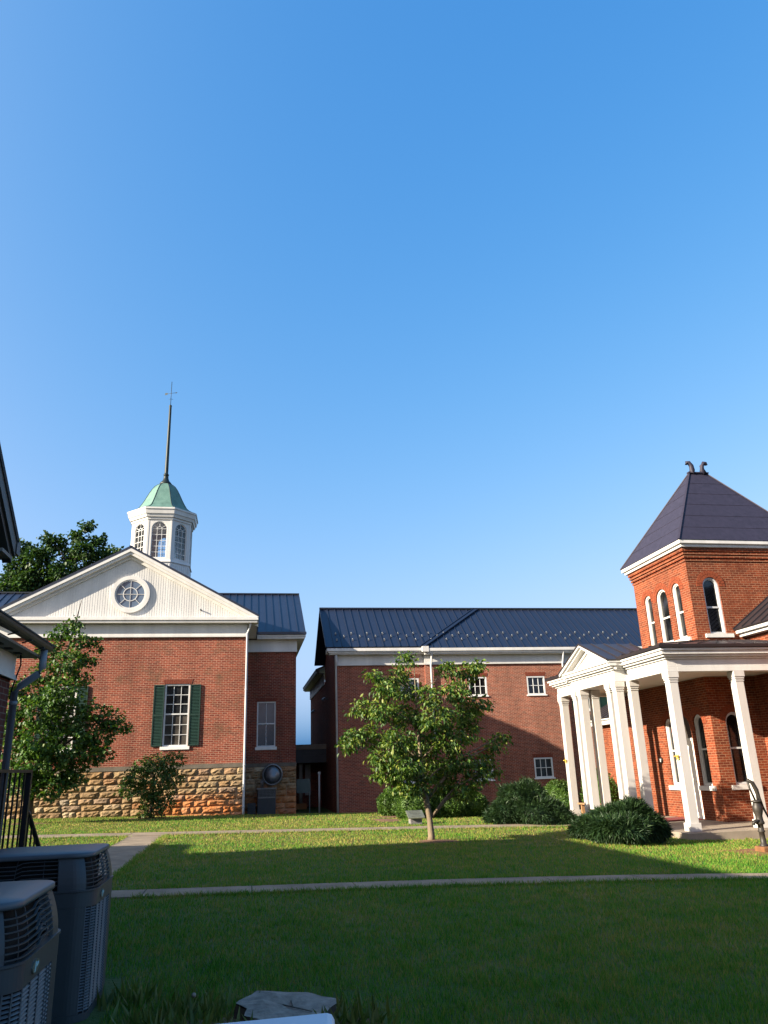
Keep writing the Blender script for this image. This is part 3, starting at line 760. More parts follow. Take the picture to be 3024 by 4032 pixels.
    b = B(); b.lathe([(r/math.cos(math.pi/8)*.965, z) for r, z in prof], (cx, cy, 0), 8, math.pi/8, False); dm = b.done('dome', M['copper'], cu)
    b = B()
    for k in range(8):
        a = math.pi/8+math.pi/4*k
        b.tube([(cx+r/math.cos(math.pi/8)*.965*math.cos(a), cy+r/math.cos(math.pi/8)*.965*math.sin(a), z) for r, z in prof], .022, 6)
    b.done('rib', M['copper_d'], dm)
    b = B(); b.lathe([(.36,18.66),(.37,18.78),(.31,18.86),(.20,18.98),(.15,19.15),(.14,19.32),(.165,19.34),(.165,19.40),(.12,19.42),(.115,19.5),(.095,22.0),(.078,24.05),(.09,24.08),(.09,24.14),(.03,24.2)], (cx, cy, 0), 16)
    sp = b.done('spire', M['copper_d'], cu)
    b = B(); b.tube([(cx,cy,24.1),(cx,cy,25.85)], .018, 6)
    d = Vector((.94,-.34,.0)); c = Vector((cx,cy,25.02)); b.tube([c-d*.40, c+d*.40], .012, 6)
    b.hexa([tuple(c+d*.30+Vector((0,0,-.05))), tuple(c+d*.30+Vector((0,.012,-.05))), tuple(c+d*.30+Vector((0,.012,.05))), tuple(c+d*.30+Vector((0,0,.05)))]+[tuple(c+d*.42+Vector((0,y,z))) for y, z in ((0,-.004),(.01,-.004),(.01,.004),(0,.004))])
    b.hexa([tuple(c-d*.42+Vector((0,y,z))) for y, z in ((0,-.09),(.01,-.09),(.01,.07),(0,.07))]+[tuple(c-d*.24+Vector((0,y,z))) for y, z in ((0,-.05),(.01,-.05),(.01,.05),(0,.05))])
    b.tube([(cx-.14,cy,24.6),(cx+.14,cy,24.6)], .01, 5); b.tube([(cx,cy-.14,24.6),(cx,cy+.14,24.6)], .01, 5)
    b.done('weather_vane', M['copper_d'], cu)
courthouse()

# ------------------------------------------------------------------ annex (middle)
def annex():
    R_ = empty('office_building', (4.64, 40.5, -.4), 'long red brick office building with dark standing seam roof behind the small tree', 'office building')
    f1, f2 = FY(40.5), FY(40.35)
    rows = ((5.19, 6.18), (.93, 1.94)); left = [(8.05, 9.05)]; right = [(11.75, 12.76), (15.03, 16.06)]
    b = B()
    b.wall(f1, rect(4.64, 9.4, -.8, 6.95), [rect(a-.003, c+.003, z0-.003, z1+.003) for a, c in left for z0, z1 in rows], .12)
    b.wall(f2, rect(9.4, 31, -.8, 6.95), [rect(a-.003, c+.003, z0-.003, z1+.003) for a, c in right for z0, z1 in rows]+[rect(18.02, 19.08, 4.33, 5.9)], .12)
    b.face([(9.4,40.35,-.8),(9.4,40.5,-.8),(9.4,40.5,6.95),(9.4,40.35,6.95)])
    b.face([(4.64,40.5,-.8),(4.64,46.4,-.8),(4.64,46.4,7.6),(4.64,43.45,10.2),(4.64,40.5,7.75)])
    b.face([(4.64,46.4,-.8),(4.64,57,-.8),(4.64,57,6.7),(4.64,46.4,6.7)])
    b.face([(31,40.35,-.8),(31,46.4,-.8),(31,46.4,7.6),(31,43.45,10.2),(31,40.35,7.6)]); b.face([(4.64,57,-.8),(20,57,-.8),(20,57,7),(4.64,57,7)])
    b.done('wall', M['brick_annex'], R_)
    for L, f in ((left, f1), (right, f2)):
        for a, c in L:
            for z0, z1 in rows:
                w = window(R_, f, a, c, z0, z1, 3, 2, 0, .07, .075, None, M['glass_g'] if z0 < 2 else M['glass'], None, (.06, .06), .03, None, True)
                b = B()
                for i in range(11):
                    z = z0+.1+(z1-z0-.2)*i/10; b.lbox(f, a+.08, c-.08, -.118, -.10, z-.012, z+.012)
                jack_arch(R_, f, a-.03, c+.03, z1+.004, z1+.19, M['arch_brick'], .04)
                bl = b.done('blind', M['blind'], w)
    w = window(R_, f2, 18.02, 19.08, 4.33, 5.9, 2, 1, 1, .07, .08, None, M['glass_g'], None, (.06, .08))
    shutter(R_, f2, 17.5, 18.0, 4.33, 5.9); shutter(R_, f2, 19.1, 19.6, 4.33, 5.9)
    for z in (6.42, 2.22):
        b = B(); b.lbox(f2, 12.0, 12.6, .0, .012, z, z+.24)
        for i in range(4): b.lbox(f2, 12.02, 12.58, .012, .03, z+.02+.055*i, z+.045+.055*i)
        b.done('wall_vent', M['arch_brick'], R_)
    b = B()
    b.box(4.60, 9.38, 40.44, 40.498, 6.87, 7.41); b.box(4.58, 9.36, 40.41, 40.438, 6.87, 6.95)
    b.box(9.36, 31, 40.29, 40.348, 6.86, 7.40); b.box(9.34, 31, 40.26, 40.288, 6.86, 6.94)
    b.box(4.59, 4.637, 40.5, 40.72, 6.87, 7.41); b.box(4.58, 4.637, 46.5, 57, 6.55, 7.15)
    b.done('frieze', M['white'], R_)
    b = B()
    b.box(4.25, 9.33, 40.12, 40.5, 7.41, 7.48); b.box(4.12, 9.30, 40.00, 40.5, 7.56, 7.72); b.box(4.18, 9.32, 40.06, 40.5, 7.483, 7.557)
    b.box(9.34, 31, 39.98, 40.35, 7.36, 7.43); b.box(9.34, 31, 39.86, 40.35, 7.52, 7.68); b.box(9.335, 31, 39.92, 40.35, 7.433, 7.517)
    b.box(9.18, 9.55, 39.84, 40.0, 7.48, 7.78)
    b.box(4.12, 4.62, 40.51, 40.75, 7.48, 7.72)
    b.done('gutter', M['white'], R_, bevel=.015)
    b = B(); b.box(4.2, 4.6, 46.5, 57.2, 7.15, 7.22); b.box(4.12, 4.3, 46.45, 57.3, 7.223, 7.40); b.done('gutter', M['gutter_d'], R_)
    zr = lambda y: 7.83+.782*(y-40.05)
    b = B()
    b.slab((4.05,40.0,zr(40.0)), (9.349,40.0,zr(40.0)), (9.349,43.45,zr(43.45)), (4.05,43.45,zr(43.45)), .06, .43)
    b.slab((9.351,39.88,zr(39.88)), (31.2,39.88,zr(39.88)), (31.2,43.45,zr(43.45)), (9.351,43.45,zr(43.45)), .06, .43)
    b.slab((4.05,46.95,zr(39.95)), (31.2,46.95,zr(39.95)), (31.2,43.45,zr(43.45)), (4.05,43.45,zr(43.45)), .06, .43)
    b.slab((4.1,46.5,7.42), (4.1,57.4,7.42), (12,57.4,10.6), (12,46.5,10.6), .06, .43)
    b.bar((4.05,43.45,zr(43.45)+.05), (31.2,43.45,zr(43.45)+.05), .2, .06)
    n = Vector((0,-.616,.788))
    A, C = Vector((9.25,39.95,zr(39.95))), Vector((13.35,43.4,zr(43.4)))
    b.bar(A+n*.055, C+n*.055, .30, .02, n)
    for s in (-.15, .15): b.bar(A+Vector((s,0,0))+n*.075, C+Vector((s,0,0))+n*.075, .03, .05, n)
    rf = b.done('roof', M['roof'], R_)
    k = 0
    proto = None; x = 4.7
    def guard(x, y):
        nonlocal proto
        p = Vector((x, y, zr(y)))+n*.06
        if proto is None:
            b = B(); b.lathe([(.0,0),(.028,0),(.034,.012),(.024,.03),(.0,.035)], (0,0,0), 10); b.box(-.026,.026,-.02,.03,-.05,.0)
            me_o = b.done('snow_guard', M['steel'], None); me_o.parent = rf; proto = me_o; o = me_o
        else:
            o = proto.copy(); COL.objects.link(o); o.parent = rf
        o.location = p-origin_of(rf); o.scale = (1.5, 1.5, 1.5)
    while x < 21.5:
        if k % 2 == 0: guard(x, 40.55); guard(x, 41.1)
        else: guard(x, 40.85)
        x += .43; k += 1
    for x, y in ((4.62, 40.42), (9.71, 40.27), (17.16, 40.27)):
        b = B(); b.tube([(x,y-.32,7.55),(x,y-.30,7.45),(x+.02,y-.03,6.95),(x,y-.02,6.8),(x,y-.02,-.5)] if x > 5 else [(x,y-.22,7.5),(x,y-.2,7.0),(x,y-.01,6.8),(x,y-.01,-.5)], .055, 8)
        b.done('downspout', M['dsp'], R_)
annex()

# ------------------------------------------------------------------ house with tower and porch (right)
def house():
    R_ = empty('brick_house', (14.5, 22.83, -.2), 'orange brick house with square hip roofed tower and white columned porch', 'house')
    fl, fr = FX(14.5), FY(22.83)
    up = [(25.62, .50, 5.5, 7.14), (24.66, .74, 5.5, 7.05), (23.68, .52, 5.5, 7.15)]
    lo = [(25.43, .56, .80, 2.72), (23.60, .56, .82, 2.74)]
    door = (24.56, .98, -.2, 2.55)
    rt_u = (15.29, .60, 5.52, 7.13); rt_l = (15.30, .62, .84, 2.72)
    b = B()
    b.wall(fl, rect(22.83, 26.5, -.5, 8.1), [arch(*a) for a in up+lo+[door]], .16)
    b.wall(fr, rect(14.5, 19.1, -.5, 8.1), [arch(*a) for a in (rt_u, rt_l)], .16)
    b.face([(19.1,22.83,-.5),(19.1,26.5,-.5),(19.1,26.5,8.1),(19.1,22.83,8.1)]); b.face([(14.5,26.5,-.5),(19.1,26.5,-.5),(19.1,26.5,8.1),(14.5,26.5,8.1)])
    for i, z in enumerate((7.98, 8.09, 8.20, 8.31)):
        s = .03*(i+1); b.box(14.5-s, 19.1+s, 22.83-s, 26.5+s, z, z+(.075 if i < 3 else .12))
        b.box(14.5-s+.03, 19.1+s-.03, 22.83-s+.03, 26.5+s-.03, z+.0755, z+.1095)
    b.wall(FX(14.62), rect(26.5, 28.7, -.5, 4.6)); b.face([(14.62,28.7,-.5),(15.3,28.7,-.5),(15.3,28.7,4.6),(14.62,28.7,4.6)])
    b.wall(FX(15.3), rect(28.7, 33.0, -.6, 3.15)); b.face([(15.3,33,-.6),(22,33,-.6),(22,33,3.15),(15.3,33,3.15)])
    b.wall(FX(16.25), rect(15.0, 22.83, -.6, 5.4), [arch(18.2, .8, .85, 2.75)], .16); b.wall(FY(15.0), rect(16.25, 26, -.6, 5.4)); b.face([(26,15,-.6),(26,33,-.6),(26,33,5.4),(26,15,5.4)])
    b.face([(19.1,26.5,-.5),(19.1,33,-.5),(19.1,33,5.4),(19.1,26.5,5.4)])
    b.done('wall', M['brick_tower'], R_)
    for L_, f_, q in ((up, fl, 0), (lo+[door], fl, 11), ((rt_u, rt_l), fr, 11)):
        for u, w, z0, zs in L_:
            b = B(); voussoirs(b, f_, u, zs, w/2, 2, q or (9 if w < .6 else 13)); b.done('brick_arch', M['arch_tower'], R_)
    for u, w, z0, zs in up: arch_window(R_, fl, u, w-.006, z0, zs, .13, .05, 6.4)
    b = B(); b.box(14.42, 14.6, 23.18, 26.05, 5.37, 5.492); b.done('sill', M['white'], R_, bevel=.008)
    for u, w, z0, zs in lo: arch_window(R_, fl, u, w-.006, z0, zs, .13, .055, 1.93, sill=(.46, .14))
    arch_window(R_, fr, rt_u[0], rt_u[1]-.006, rt_u[2], rt_u[3], .13, .045, 6.42, mat=M['dsp'], sill=(.50, .13))
    arch_window(R_, fr, rt_l[0], rt_l[1]-.006, rt_l[2], rt_l[3], .13, .045, 1.93, mat=M['dsp'], sill=(.48, .14))
    arch_window(R_, FX(16.25), 18.2, .794, .85, 2.75, .13, .055, 1.93, sill=(.5, .14))
    # door under an arched light
    b = B(); u0, u1 = door[0]-.485, door[0]+.485
    b.lbox(fl, u0, u1, -.12, -.06, -.18, 2.12)
    for s0, s1 in ((0, .52), (.6, 1.0), (1.06, 1.95)):
        for q0, q1 in ((u0+.14, u0+.45), (u0+.53, u0+.84)): b.ring(rect(q0, q1, s0, s1), rect(q0+.05, q1-.05, s0+.05, s1-.05), lambda u, z: fl(u, -.061, z), lambda u, z: fl(u, -.045, z))
    b.ring(rect(u0, u1, -.18, 2.2), rect(u0+.08, u1-.08, -.16, 2.1), lambda u, z: fl(u, -.06, z), lambda u, z: fl(u, .0, z))
    b.lbox(fl, u0-.02, u1+.02, -.10, .03, 2.203, 2.30)
    d = b.done('door', M['door'], R_)
    b = B(); b.lathe([(.02,0),(.03,.01),(.03,.05),(.01,.06)], (14.545, u0+.16, .92), 10); b.done('handle', M['gold'], d)
    b = B(); b.prism(arch(door[0], .96, 2.31, 2.55), lambda u, z: fl(u, -.12, z), lambda u, z: fl(u, -.10, z)); b.done('transom', M['glass_l'], d)
    # tower cornice and roof
    b = B(); b.box(14.30, 19.30, 22.63, 26.7, 8.43, 8.53); b.box(14.22, 19.38, 22.55, 26.78, 8.533, 8.66); b.done('cornice', M['white'], R_, bevel=.015)
    b = B(); E = [(14.2,22.53,8.665),(19.4,22.53,8.665),(19.4,26.8,8.665),(14.2,26.8,8.665)]; G = [(16.42,24.67,11.95),(17.16,24.67,11.95)]
    b.face([E[0],E[1],G[1],G[0]]); b.face([E[1],E[2],G[1]]); b.face([E[2],E[3],G[0],G[1]]); b.face([E[3],E[0],G[0]]); b.face(E[::-1])
    V = Vector
    for k in range(1, 6):
        t = k/6; L = [V(e).lerp(V(g), t) for e, g in zip(E, (G[0], G[1], G[1], G[0]))]
        o = V((0,0,.004))
        for i in range(4): b.bar(L[i]+o, L[(i+1)%4]+o, .014, .004)
    for e, g in zip(E, (G[0], G[1], G[1], G[0])): b.bar(V(e)+V((0,0,.01)), V(g)+V((0,0,.01)), .07, .03)
    b.bar(V(G[0])+V((-.05,0,.02)), V(G[1])+V((.05,0,.02)), .14, .05)
    rf = b.done('roof', M['slate'], R_)
    for s, x in ((-1, 16.52), (1, 17.06)):
        pts = [(x, 24.67, 11.93), (x+s*.03, 24.67, 12.10), (x-s*.01, 24.67, 12.28), (x+s*.03*0-s*.06, 24.67, 12.36)]
        pts = [(x, 24.67, 11.93), (x-s*.06, 24.67, 12.08), (x-s*.05, 24.67, 12.26), (x+s*.04, 24.67, 12.40), (x+s*.13, 24.67, 12.40), (x+s*.14, 24.67, 12.31)]
        b = B(); b.tube(pts, [.11, .10, .085, .07, .055, .06], 10); b.done('finial', M['slate'], rf)
    # main block roof beyond the tower
    b = B(); b.box(16.0, 16.25, 14.6, 22.8, 5.40, 5.50); b.box(15.88, 16.25, 14.5, 22.8, 5.503, 5.64); b.done('cornice', M['white'], R_, bevel=.012); b = B(); b.box(14.98, 15.3, 28.72, 33.2, 3.12, 3.30); b.box(14.9, 15.3, 28.71, 33.25, 3.303, 3.40)
    b.done('cornice', M['white'], R_, bevel=.012)
    b = B(); b.slab((15.82,14.5,5.65), (15.82,22.82,5.65), (20.5,22.82,9.0), (20.5,14.5,9.0), .05, .5); b.done('roof', M['roof_b'], R_); b = B()
    b.slab((14.85,28.72,3.41), (14.85,33.3,3.41), (17.2,30.9,5.0), (17.2,28.72,5.0), .05, .4); b.slab((14.85,33.3,3.41), (22,33.3,3.41), (19.5,30.9,5.0), (17.2,30.9,5.0), .05, .4)
    b.done('roof', M['roof_b'], R_)
    # porch
    P = empty('porch', (11.8, 20.35, -.2)); P.parent = R_; P.location = Vector((11.8, 20.35, -.2))-R_.location
    b = B(); b.box(11.55, 14.499, 20.08, 29.0, -.5, -.2); b.box(14.5, 16.24, 20.08, 22.82, -.5, -.2); b.box(11.15, 11.548, 22.6, 26.6, -.5, -.202); b.done('floor', M['conc'], P, bevel=.015)
    def column(x, y):
        b = B(); w = .128
        b.box(x-w, x+w, y-w, y+w, .02, 3.80); b.box(x-.165, x+.165, y-.165, y+.165, -.195, .02)
        b.box(x-.145, x+.145, y-.145, y+.145, 3.74, 3.77); b.box(x-.15, x+.15, y-.15, y+.15, 3.803, 3.86); b.box(x-.17, x+.17, y-.17, y+.17, 3.863, 4.025)
        b.done('column', M['cream'], P, bevel=.008)
    for x, y in ((11.96,20.49),(14.03,20.49),(16.1,20.49),(11.96,22.83),(11.55,22.99),(11.55,23.42),(11.55,25.65),(11.55,26.09),(11.96,25.66),(11.96,28.34)): column(x, y)
    b = B()
    LY = ((4.03,4.16,0),(4.163,4.38,-.018),(4.383,4.44,.04),(4.443,4.50,.13),(4.503,4.60,.20),(4.603,4.67,.25))
    for z0, z1, o in LY:
        b.box(11.80-o, 12.12, 20.34-o, 28.52+o, z0, z1)
        b.box(12.122, 16.24, 20.34-o, 20.64, z0, z1)
        b.box(11.40-o, 11.80-o-.002, 22.83-o, 26.25+o, z0, z1)
        b.box(12.122, 14.5, 28.20, 28.52+o, z0, z1)
    b.done('entablature', M['white'], P, bevel=.008)
    b = B(); b.box(12.123, 14.49, 20.642, 28.19, 4.14, 4.18); b.done('ceiling', M['ceiling'], P); b = B(); b.box(14.5, 16.24, 20.642, 22.82, 4.14, 4.18); b.done('ceiling', M['ceiling'], P)
    b = B()
    b.slab((11.48,20.02,4.77), (11.48,28.85,4.77), (14.5,28.85,5.30), (14.5,22.83,5.30), .09, .6, .02, .03)
    b.slab((11.48,20.02,4.77), (16.24,20.02,4.77), (16.24,22.83,5.30), (14.5,22.83,5.30), .09, .6, .02, .03)
    yc, zt = 24.54, 5.47
    b.slab((11.08,22.55,4.69), (13.0,22.55,4.69), (13.0,yc,zt), (11.08,yc,zt), .035, .5, .02, .03); b.slab((11.08,26.53,4.69), (13.0,26.53,4.69), (13.0,yc,zt), (11.08,yc,zt), .035, .5, .02, .03)
    b.done('porch_roof', M['roof_b'], P)
    b = B()
    b.prism([(22.8,4.672),(26.28,4.672),(yc,5.36)], lambda u, z: (11.42, u, z), lambda u, z: (11.9, u, z))
    for Y in (22.6, 26.48):
        for x0, x1, a0, a1 in ((11.10, 11.418, -.10, -.01), (11.18, 11.417, -.17, -.103), (11.36, 11.416, -.30, -.24)):
            zE = 4.68
            b.hexa([(x0,Y,zE+a0),(x1,Y,zE+a0),(x1,Y,zE+a1),(x0,Y,zE+a1),(x0,yc,zt+a0),(x1,yc,zt+a0),(x1,yc,zt+a1),(x0,yc,zt+a1)])
    b.done('pediment', M['white'], P)
house()

# ------------------------------------------------------------------ near building on the left (shades the front lawn)
def near_building():
    R_ = empty('brick_building', (-3.0, 9.0, 0), 'shaded brick building at the left edge with dark eaves, gutters and a grey downspout', 'building')
    b = B()
    b.hexa([(-20,-14,-.3),(-9.9,-14,-.3),(-9.9,15.0,-.3),(-20,12.3,-.3),(-20,-14,7.0),(-9.9,-14,7.0),(-9.9,15.0,7.0),(-20,12.3,7.0)]); b.hexa([(-20,12.3,-.3),(-9.9,15.01,-.3),(-9.9,17.9,-.3),(-20,17.9,-.3),(-20,12.3,3.4),(-9.9,15.01,3.4),(-9.9,17.9,3.4),(-20,17.9,3.4)]); b.box(-9.89, -7.4, -9, 8.7, -.3, 4.1); b.box(-7.39, -2.95, -9, 8.75, -.3, 4.1); b.box(-7.38, -3.0, 8.752, 10.7, -.3, 2.93)  # unseen tall and low blocks at the far left added, skewed, to shade the lawn
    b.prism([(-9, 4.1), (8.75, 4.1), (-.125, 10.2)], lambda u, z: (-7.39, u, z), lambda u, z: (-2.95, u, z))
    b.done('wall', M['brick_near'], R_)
    b = B(); b.box(-2.998, -2.96, 8.752, 10.72, 2.93, 3.24); b.box(-2.998, -2.93, 8.752, 10.74, 2.93, 2.99); b.box(-7, -3.0, 10.702, 10.73, 2.93, 3.24)
    b.done('frieze', M['white2'], R_)
    b = B(); b.box(-3.0, -2.72, 8.752, 10.98, 3.245, 3.275); b.box(-7, -3.0, 10.73, 10.98, 3.245, 3.275); b.box(-7.3, -2.70, 8.76, 9.15, 4.12, 4.16)
    sf = b.done('soffit', M['soffit'], R_)
    b = B(); 
    for y in (9.2, 9.6, 10.0, 10.4): b.box(-2.92, -2.84, y, y+.12, 3.235, 3.244)
    b.done('soffit_vent', M['dark'], sf)
    # gutter (half round) along the low eave with brackets
    b = B(); n = 8
    arc = lambda r: [(-2.655+r*math.cos(math.pi+math.pi*k/n), 3.40+r*math.sin(math.pi+math.pi*k/n)) for k in range(n+1)]
    b.ring(arc(.075), arc(.066), lambda x, z: (x, 8.5, z), lambda x, z: (x, 11.0, z), False)
    b.prism(arc(.075), lambda x, z: (x, 11.0, z), lambda x, z: (x, 11.012, z))
    for y in (9.4, 10.0, 10.6): b.bar((-2.72, y, 3.30), (-2.60, y, 3.33), .03, .012)
    b.tube([(-2.58, 8.5, 3.405), (-2.58, 11.01, 3.405)], .008, 6)
    b.box(-7.2, -2.66, 9.14, 9.27, 4.20, 4.36)
    b.done('gutter', M['gutter_d'], R_)
    b = B(); b.tube([(-2.66,10.84,3.34),(-2.66,10.84,3.10),(-2.70,10.83,3.02),(-2.90,10.79,2.86),(-2.95,10.77,2.78),(-2.95,10.77,.2)], .047, 12); b.lathe([(.053,0),(.053,.05)], (-2.95,10.77,2.62), 12)
    b.done('downspout', M['dsp_g'], R_, smooth=False)
    b = B(); b.tube([(-2.88,10.60,3.24),(-2.87,10.62,3.12),(-2.97,10.74,2.86),(-2.99,10.75,2.70)], .011, 6); b.done('cable', M['black'], R_)
    b = B()
    b.slab((-2.58,8.5,3.40), (-2.58,11.02,3.40), (-5.2,11.02,4.75), (-5.2,8.5,4.75), .07)
    for i in range(14):
        t = i*.09; b.box(-2.60-t*1.9, -2.57-t*1.9, 8.5, 11.02, 3.40+t*.98, 3.42+t*.98)
    z = lambda y: 4.38+(9.2-y)*.70
    b.slab((-2.66,9.2,4.38), (-7.6,9.2,4.38), (-7.6,-.125,z(-.125)), (-2.66,-.125,z(-.125)), .07); b.slab((-2.66,-9.45,4.38), (-7.6,-9.45,4.38), (-7.6,-.125,z(-.125)), (-2.66,-.125,z(-.125)), .07)
    E = [(-20.5,-14.5,7.05),(-9.5,-14.5,7.05),(-9.5,15.4,7.05),(-20.5,12.6,7.05)]; G = [(-15,-8,8.6),(-15,8,8.6)]; b.box(-20.2, -9.6, 13.0, 18.2, 3.42, 3.55)  # roofs of the unseen blocks, outlined to shape the lawn shadow
    b.face([E[0],E[1],G[0]]); b.face([E[1],E[2],G[1],G[0]]); b.face([E[2],E[3],G[1]]); b.face([E[3],E[0],G[0],G[1]]); b.face(E)
    b.done('roof', M['shingle'], R_)
    b = B()
    for x0, x1, o0, o1 in ((-2.70,-2.672,-.26,-.075), (-2.80,-2.702,-.34,-.20), (-2.94,-2.802,-.30,-.24)):
        b.hexa([(x0,9.14,z(9.14)+o0),(x1,9.14,z(9.14)+o0),(x1,9.14,z(9.14)+o1),(x0,9.14,z(9.14)+o1),(x0,-.1,z(-.1)+o0),(x1,-.1,z(-.1)+o0),(x1,-.1,z(-.1)+o1),(x0,-.1,z(-.1)+o1)])
    b.done('rake_board', M['gutter_d'], R_)
near_building()

def railing():
    R_ = empty('stair_railing', (-2.15, 8.85, .9), 'black iron stair railing with thin pickets behind the condensers', 'railing')
    x = -2.17
    b = B(); b.box(-2.98, -2.1, 7.7, 8.9, -.2, .84)
    for i in range(4): b.box(-2.98, -2.1, 8.9+.28*i, 9.18+.28*i, -.2, .66-.18*i)
    st = b.done('stoop', M['conc'], None, (-2.5, 8.3, 0)); tag(st, 'concrete entrance stoop with steps under the black railing', 'stoop')
    b = B(); b.box(x-.026, x+.026, 8.76, 8.812, .84, 1.77); b.done('post', M['black'], R_); b = B(); b.box(x-.026, x+.026, 9.98, 10.03, .05, .72); b.done('post', M['black'], R_)
    b = B(); b.box(x-.024, x+.024, 6.2, 8.82, 1.772, 1.80); b.tube([(x,8.80,1.42),(x,8.95,1.36),(x,9.55,.98),(x,10.05,.66)], .024, 8)
    b.bar((x,6.2,.95), (x,8.76,.95), .03, .02); b.bar((x,8.82,.86), (x,10.0,.12), .03, .02); b.done('handrail', M['black'], R_)
    pb = None
    for y in np.arange(6.3, 8.7, .165):
        b = B(); b.box(x-.008, x+.008, y-.008, y+.008, .952, 1.772); b.done('picket', M['black'], R_)
    for y in np.arange(8.95, 9.95, .165):
        zt = np.interp(y, [8.8,8.95,9.55,10.05], [1.42,1.36,.98,.66]); zb = .86-(y-8.82)*.627
        b = B(); b.box(x-.008, x+.008, y-.008, y+.008, zb, zt-.01); b.done('picket', M['black'], R_)
railing()

# ------------------------------------------------------------------ condensers
def rsq(h, r, n=10):
    P = []
    for k, (sx, sy) in enumerate(((1,-1),(1,1),(-1,1),(-1,-1))):
        for i in range(n+1):
            a = -math.pi/2+k*math.pi/2+math.pi/2*i/n
            P.append((sx*(h-r)+r*math.cos(a), sy*(h-r)+r*math.sin(a)))
    Q = []
    for i, p in enumerate(P):
        q = P[(i+1) % len(P)]; L = math.hypot(q[0]-p[0], q[1]-p[1]); m = max(1, int(L/.05))
        for j in range(m): Q.append((p[0]+(q[0]-p[0])*j/m, p[1]+(q[1]-p[1])*j/m))
    return Q
def condenser(loc, label):
    R_ = empty('air_conditioner', loc, label, 'air conditioner', 'condensers beside the wall')
    L = Vector(loc); ht = 1.12
    O = rsq(.475, .15); n = len(O)
    def post(p):                              # plain strip near the right end of each side
        x, y = p; 
        for _ in range(4):
            if y < -.30 and .21 < x < .405: return True
            x, y = -y, x
        return False
    isp = [post(((O[i][0]+O[(i+1)%n][0])/2, (O[i][1]+O[(i+1)%n][1])/2)) for i in range(n)]
    sc = lambda p, s: (p[0]*s, p[1]*s)
    def strip(b, i, s0, s1, z0, z1, th, dz=0):
        p, q = O[i], O[(i+1)%n]
        A = [sc(p,s0), sc(q,s0)]; C = [sc(p,s1), sc(q,s1)]; D = [sc(p,s0-th), sc(q,s0-th)]; E_ = [sc(p,s1-th), sc(q,s1-th)]
        W_ = lambda p, z: tuple(L+Vector((p[0],p[1],z)))
        b.hexa([W_(A[0],z0),W_(A[1],z0),W_(D[1],z0),W_(D[0],z0),W_(C[0],z1),W_(C[1],z1),W_(E_[1],z1),W_(E_[0],z1)])
    W3 = lambda z: (lambda x, y: tuple(L+Vector((x, y, z))))
    b = B(); b.prism([sc(p,.93) for p in O], W3(.02), W3(.80)); b.prism([sc(p,.78) for p in O], W3(.80), W3(1.06)); b.done('core', M['dark'], R_)
    b = B(); b.prism([sc(p,1.0) for p in O], W3(0), W3(.055))
    b.ring(O, [sc(p,.93) for p in O], W3(.735), W3(.835))
    b.ring([sc(p,1.012) for p in O], [sc(p,.9) for p in O], W3(.838), W3(.85))
    for i in range(n):
        if isp[i]: strip(b, i, .998, .998, .056, .734, .05)
    b.done('body', M['ac'], R_)
    # the four sides between the corner posts: louver panel below, curved fan guard above
    seg = [-1]*n; k0 = next(i for i in range(n) if isp[i-1] and not isp[i]); sd = -1
    for q in range(n):
        i = (k0+q) % n
        if isp[i]: continue
        if isp[i-1]: sd += 1
        seg[i] = sd
    prof = lambda t: .985-.10*t**1.8
    for side in range(4):
        idx = [(k0+q) % n for q in range(n) if seg[(k0+q) % n] == side]
        b = B(); z = .07
        while z < .725:
            for i in idx: strip(b, i, 1.0, .984, z, z+.0085, .010)
            z += .0185
        for i in idx:
            if i % 3 == 0 or isp[i-1] or isp[(i+1)%n]:
                p, q = O[i], O[(i+1)%n]; m = ((p[0]*.9+q[0]*.1), (p[1]*.9+q[1]*.1))
                b.bar(tuple(L+Vector((m[0]*.995,m[1]*.995,.056))), tuple(L+Vector((m[0]*.995,m[1]*.995,.734))), .007, .008, (m[0],m[1],0))
        b.done('louver_panel', M['ac_l'], R_)
        b = B()
        for k in range(1, 8):
            zz = .85+.215*k/8; s = prof(k/8)
            for i in idx:
                p, q = O[i], O[(i+1)%n]; jog = lambda v: .012*math.tanh(7*math.sin(4*math.atan2(v[1], v[0])+.6))
                b.bar(tuple(L+Vector((p[0]*s,p[1]*s,zz+jog(p)))), tuple(L+Vector((q[0]*s,q[1]*s,zz+jog(q)))), .012, .0055)
        for i in idx:
            if i % 4 == 0:
                p = O[i]
                for k in range(4): b.bar(tuple(L+Vector((p[0]*(prof(k/4)-.04),p[1]*(prof(k/4)-.04),.85+.215*k/4))), tuple(L+Vector((p[0]*(prof((k+1)/4)-.04),p[1]*(prof((k+1)/4)-.04),.85+.215*(k+1)/4))), .004, .004)
        b.done('fan_guard', M['ac'], R_)
        b = B(); pi_ = [(idx[-1]+1+q) % n for q in range(n)]
        for i in pi_:
            if not isp[i]: break
            for k in range(5): strip(b, i, prof(k/5), prof((k+1)/5), .85+.215*k/5, .85+.215*(k+1)/5, .04)
        b.done('cap_post', M['ac'], R_)
    b = B(); rings = []
    for s, zz in ((.86,1.062),(.912,1.064),(.918,1.072),(.915,1.092),(.90,1.098),(.60,1.108),(.25,1.112)):
        rings.append([b.b.verts.new(W3(zz)(*sc(p,s))) for p in O])
    for A, C in zip(rings, rings[1:]):
        for k in range(n): fc = b.b.faces.new((A[k],A[(k+1)%n],C[(k+1)%n],C[k])); fc.smooth = True
    b.b.faces.new(rings[-1]); b.b.faces.new(rings[0][::-1])
    b.done('top_cover', M['ac_top'], R_)
    # oval badge on the right side band
    b = B(); k = 14; cx_ = .475*1.004
    ov = [(-.16+.065*math.cos(2*math.pi*i/k), .787+.030*math.sin(2*math.pi*i/k)) for i in range(k)]
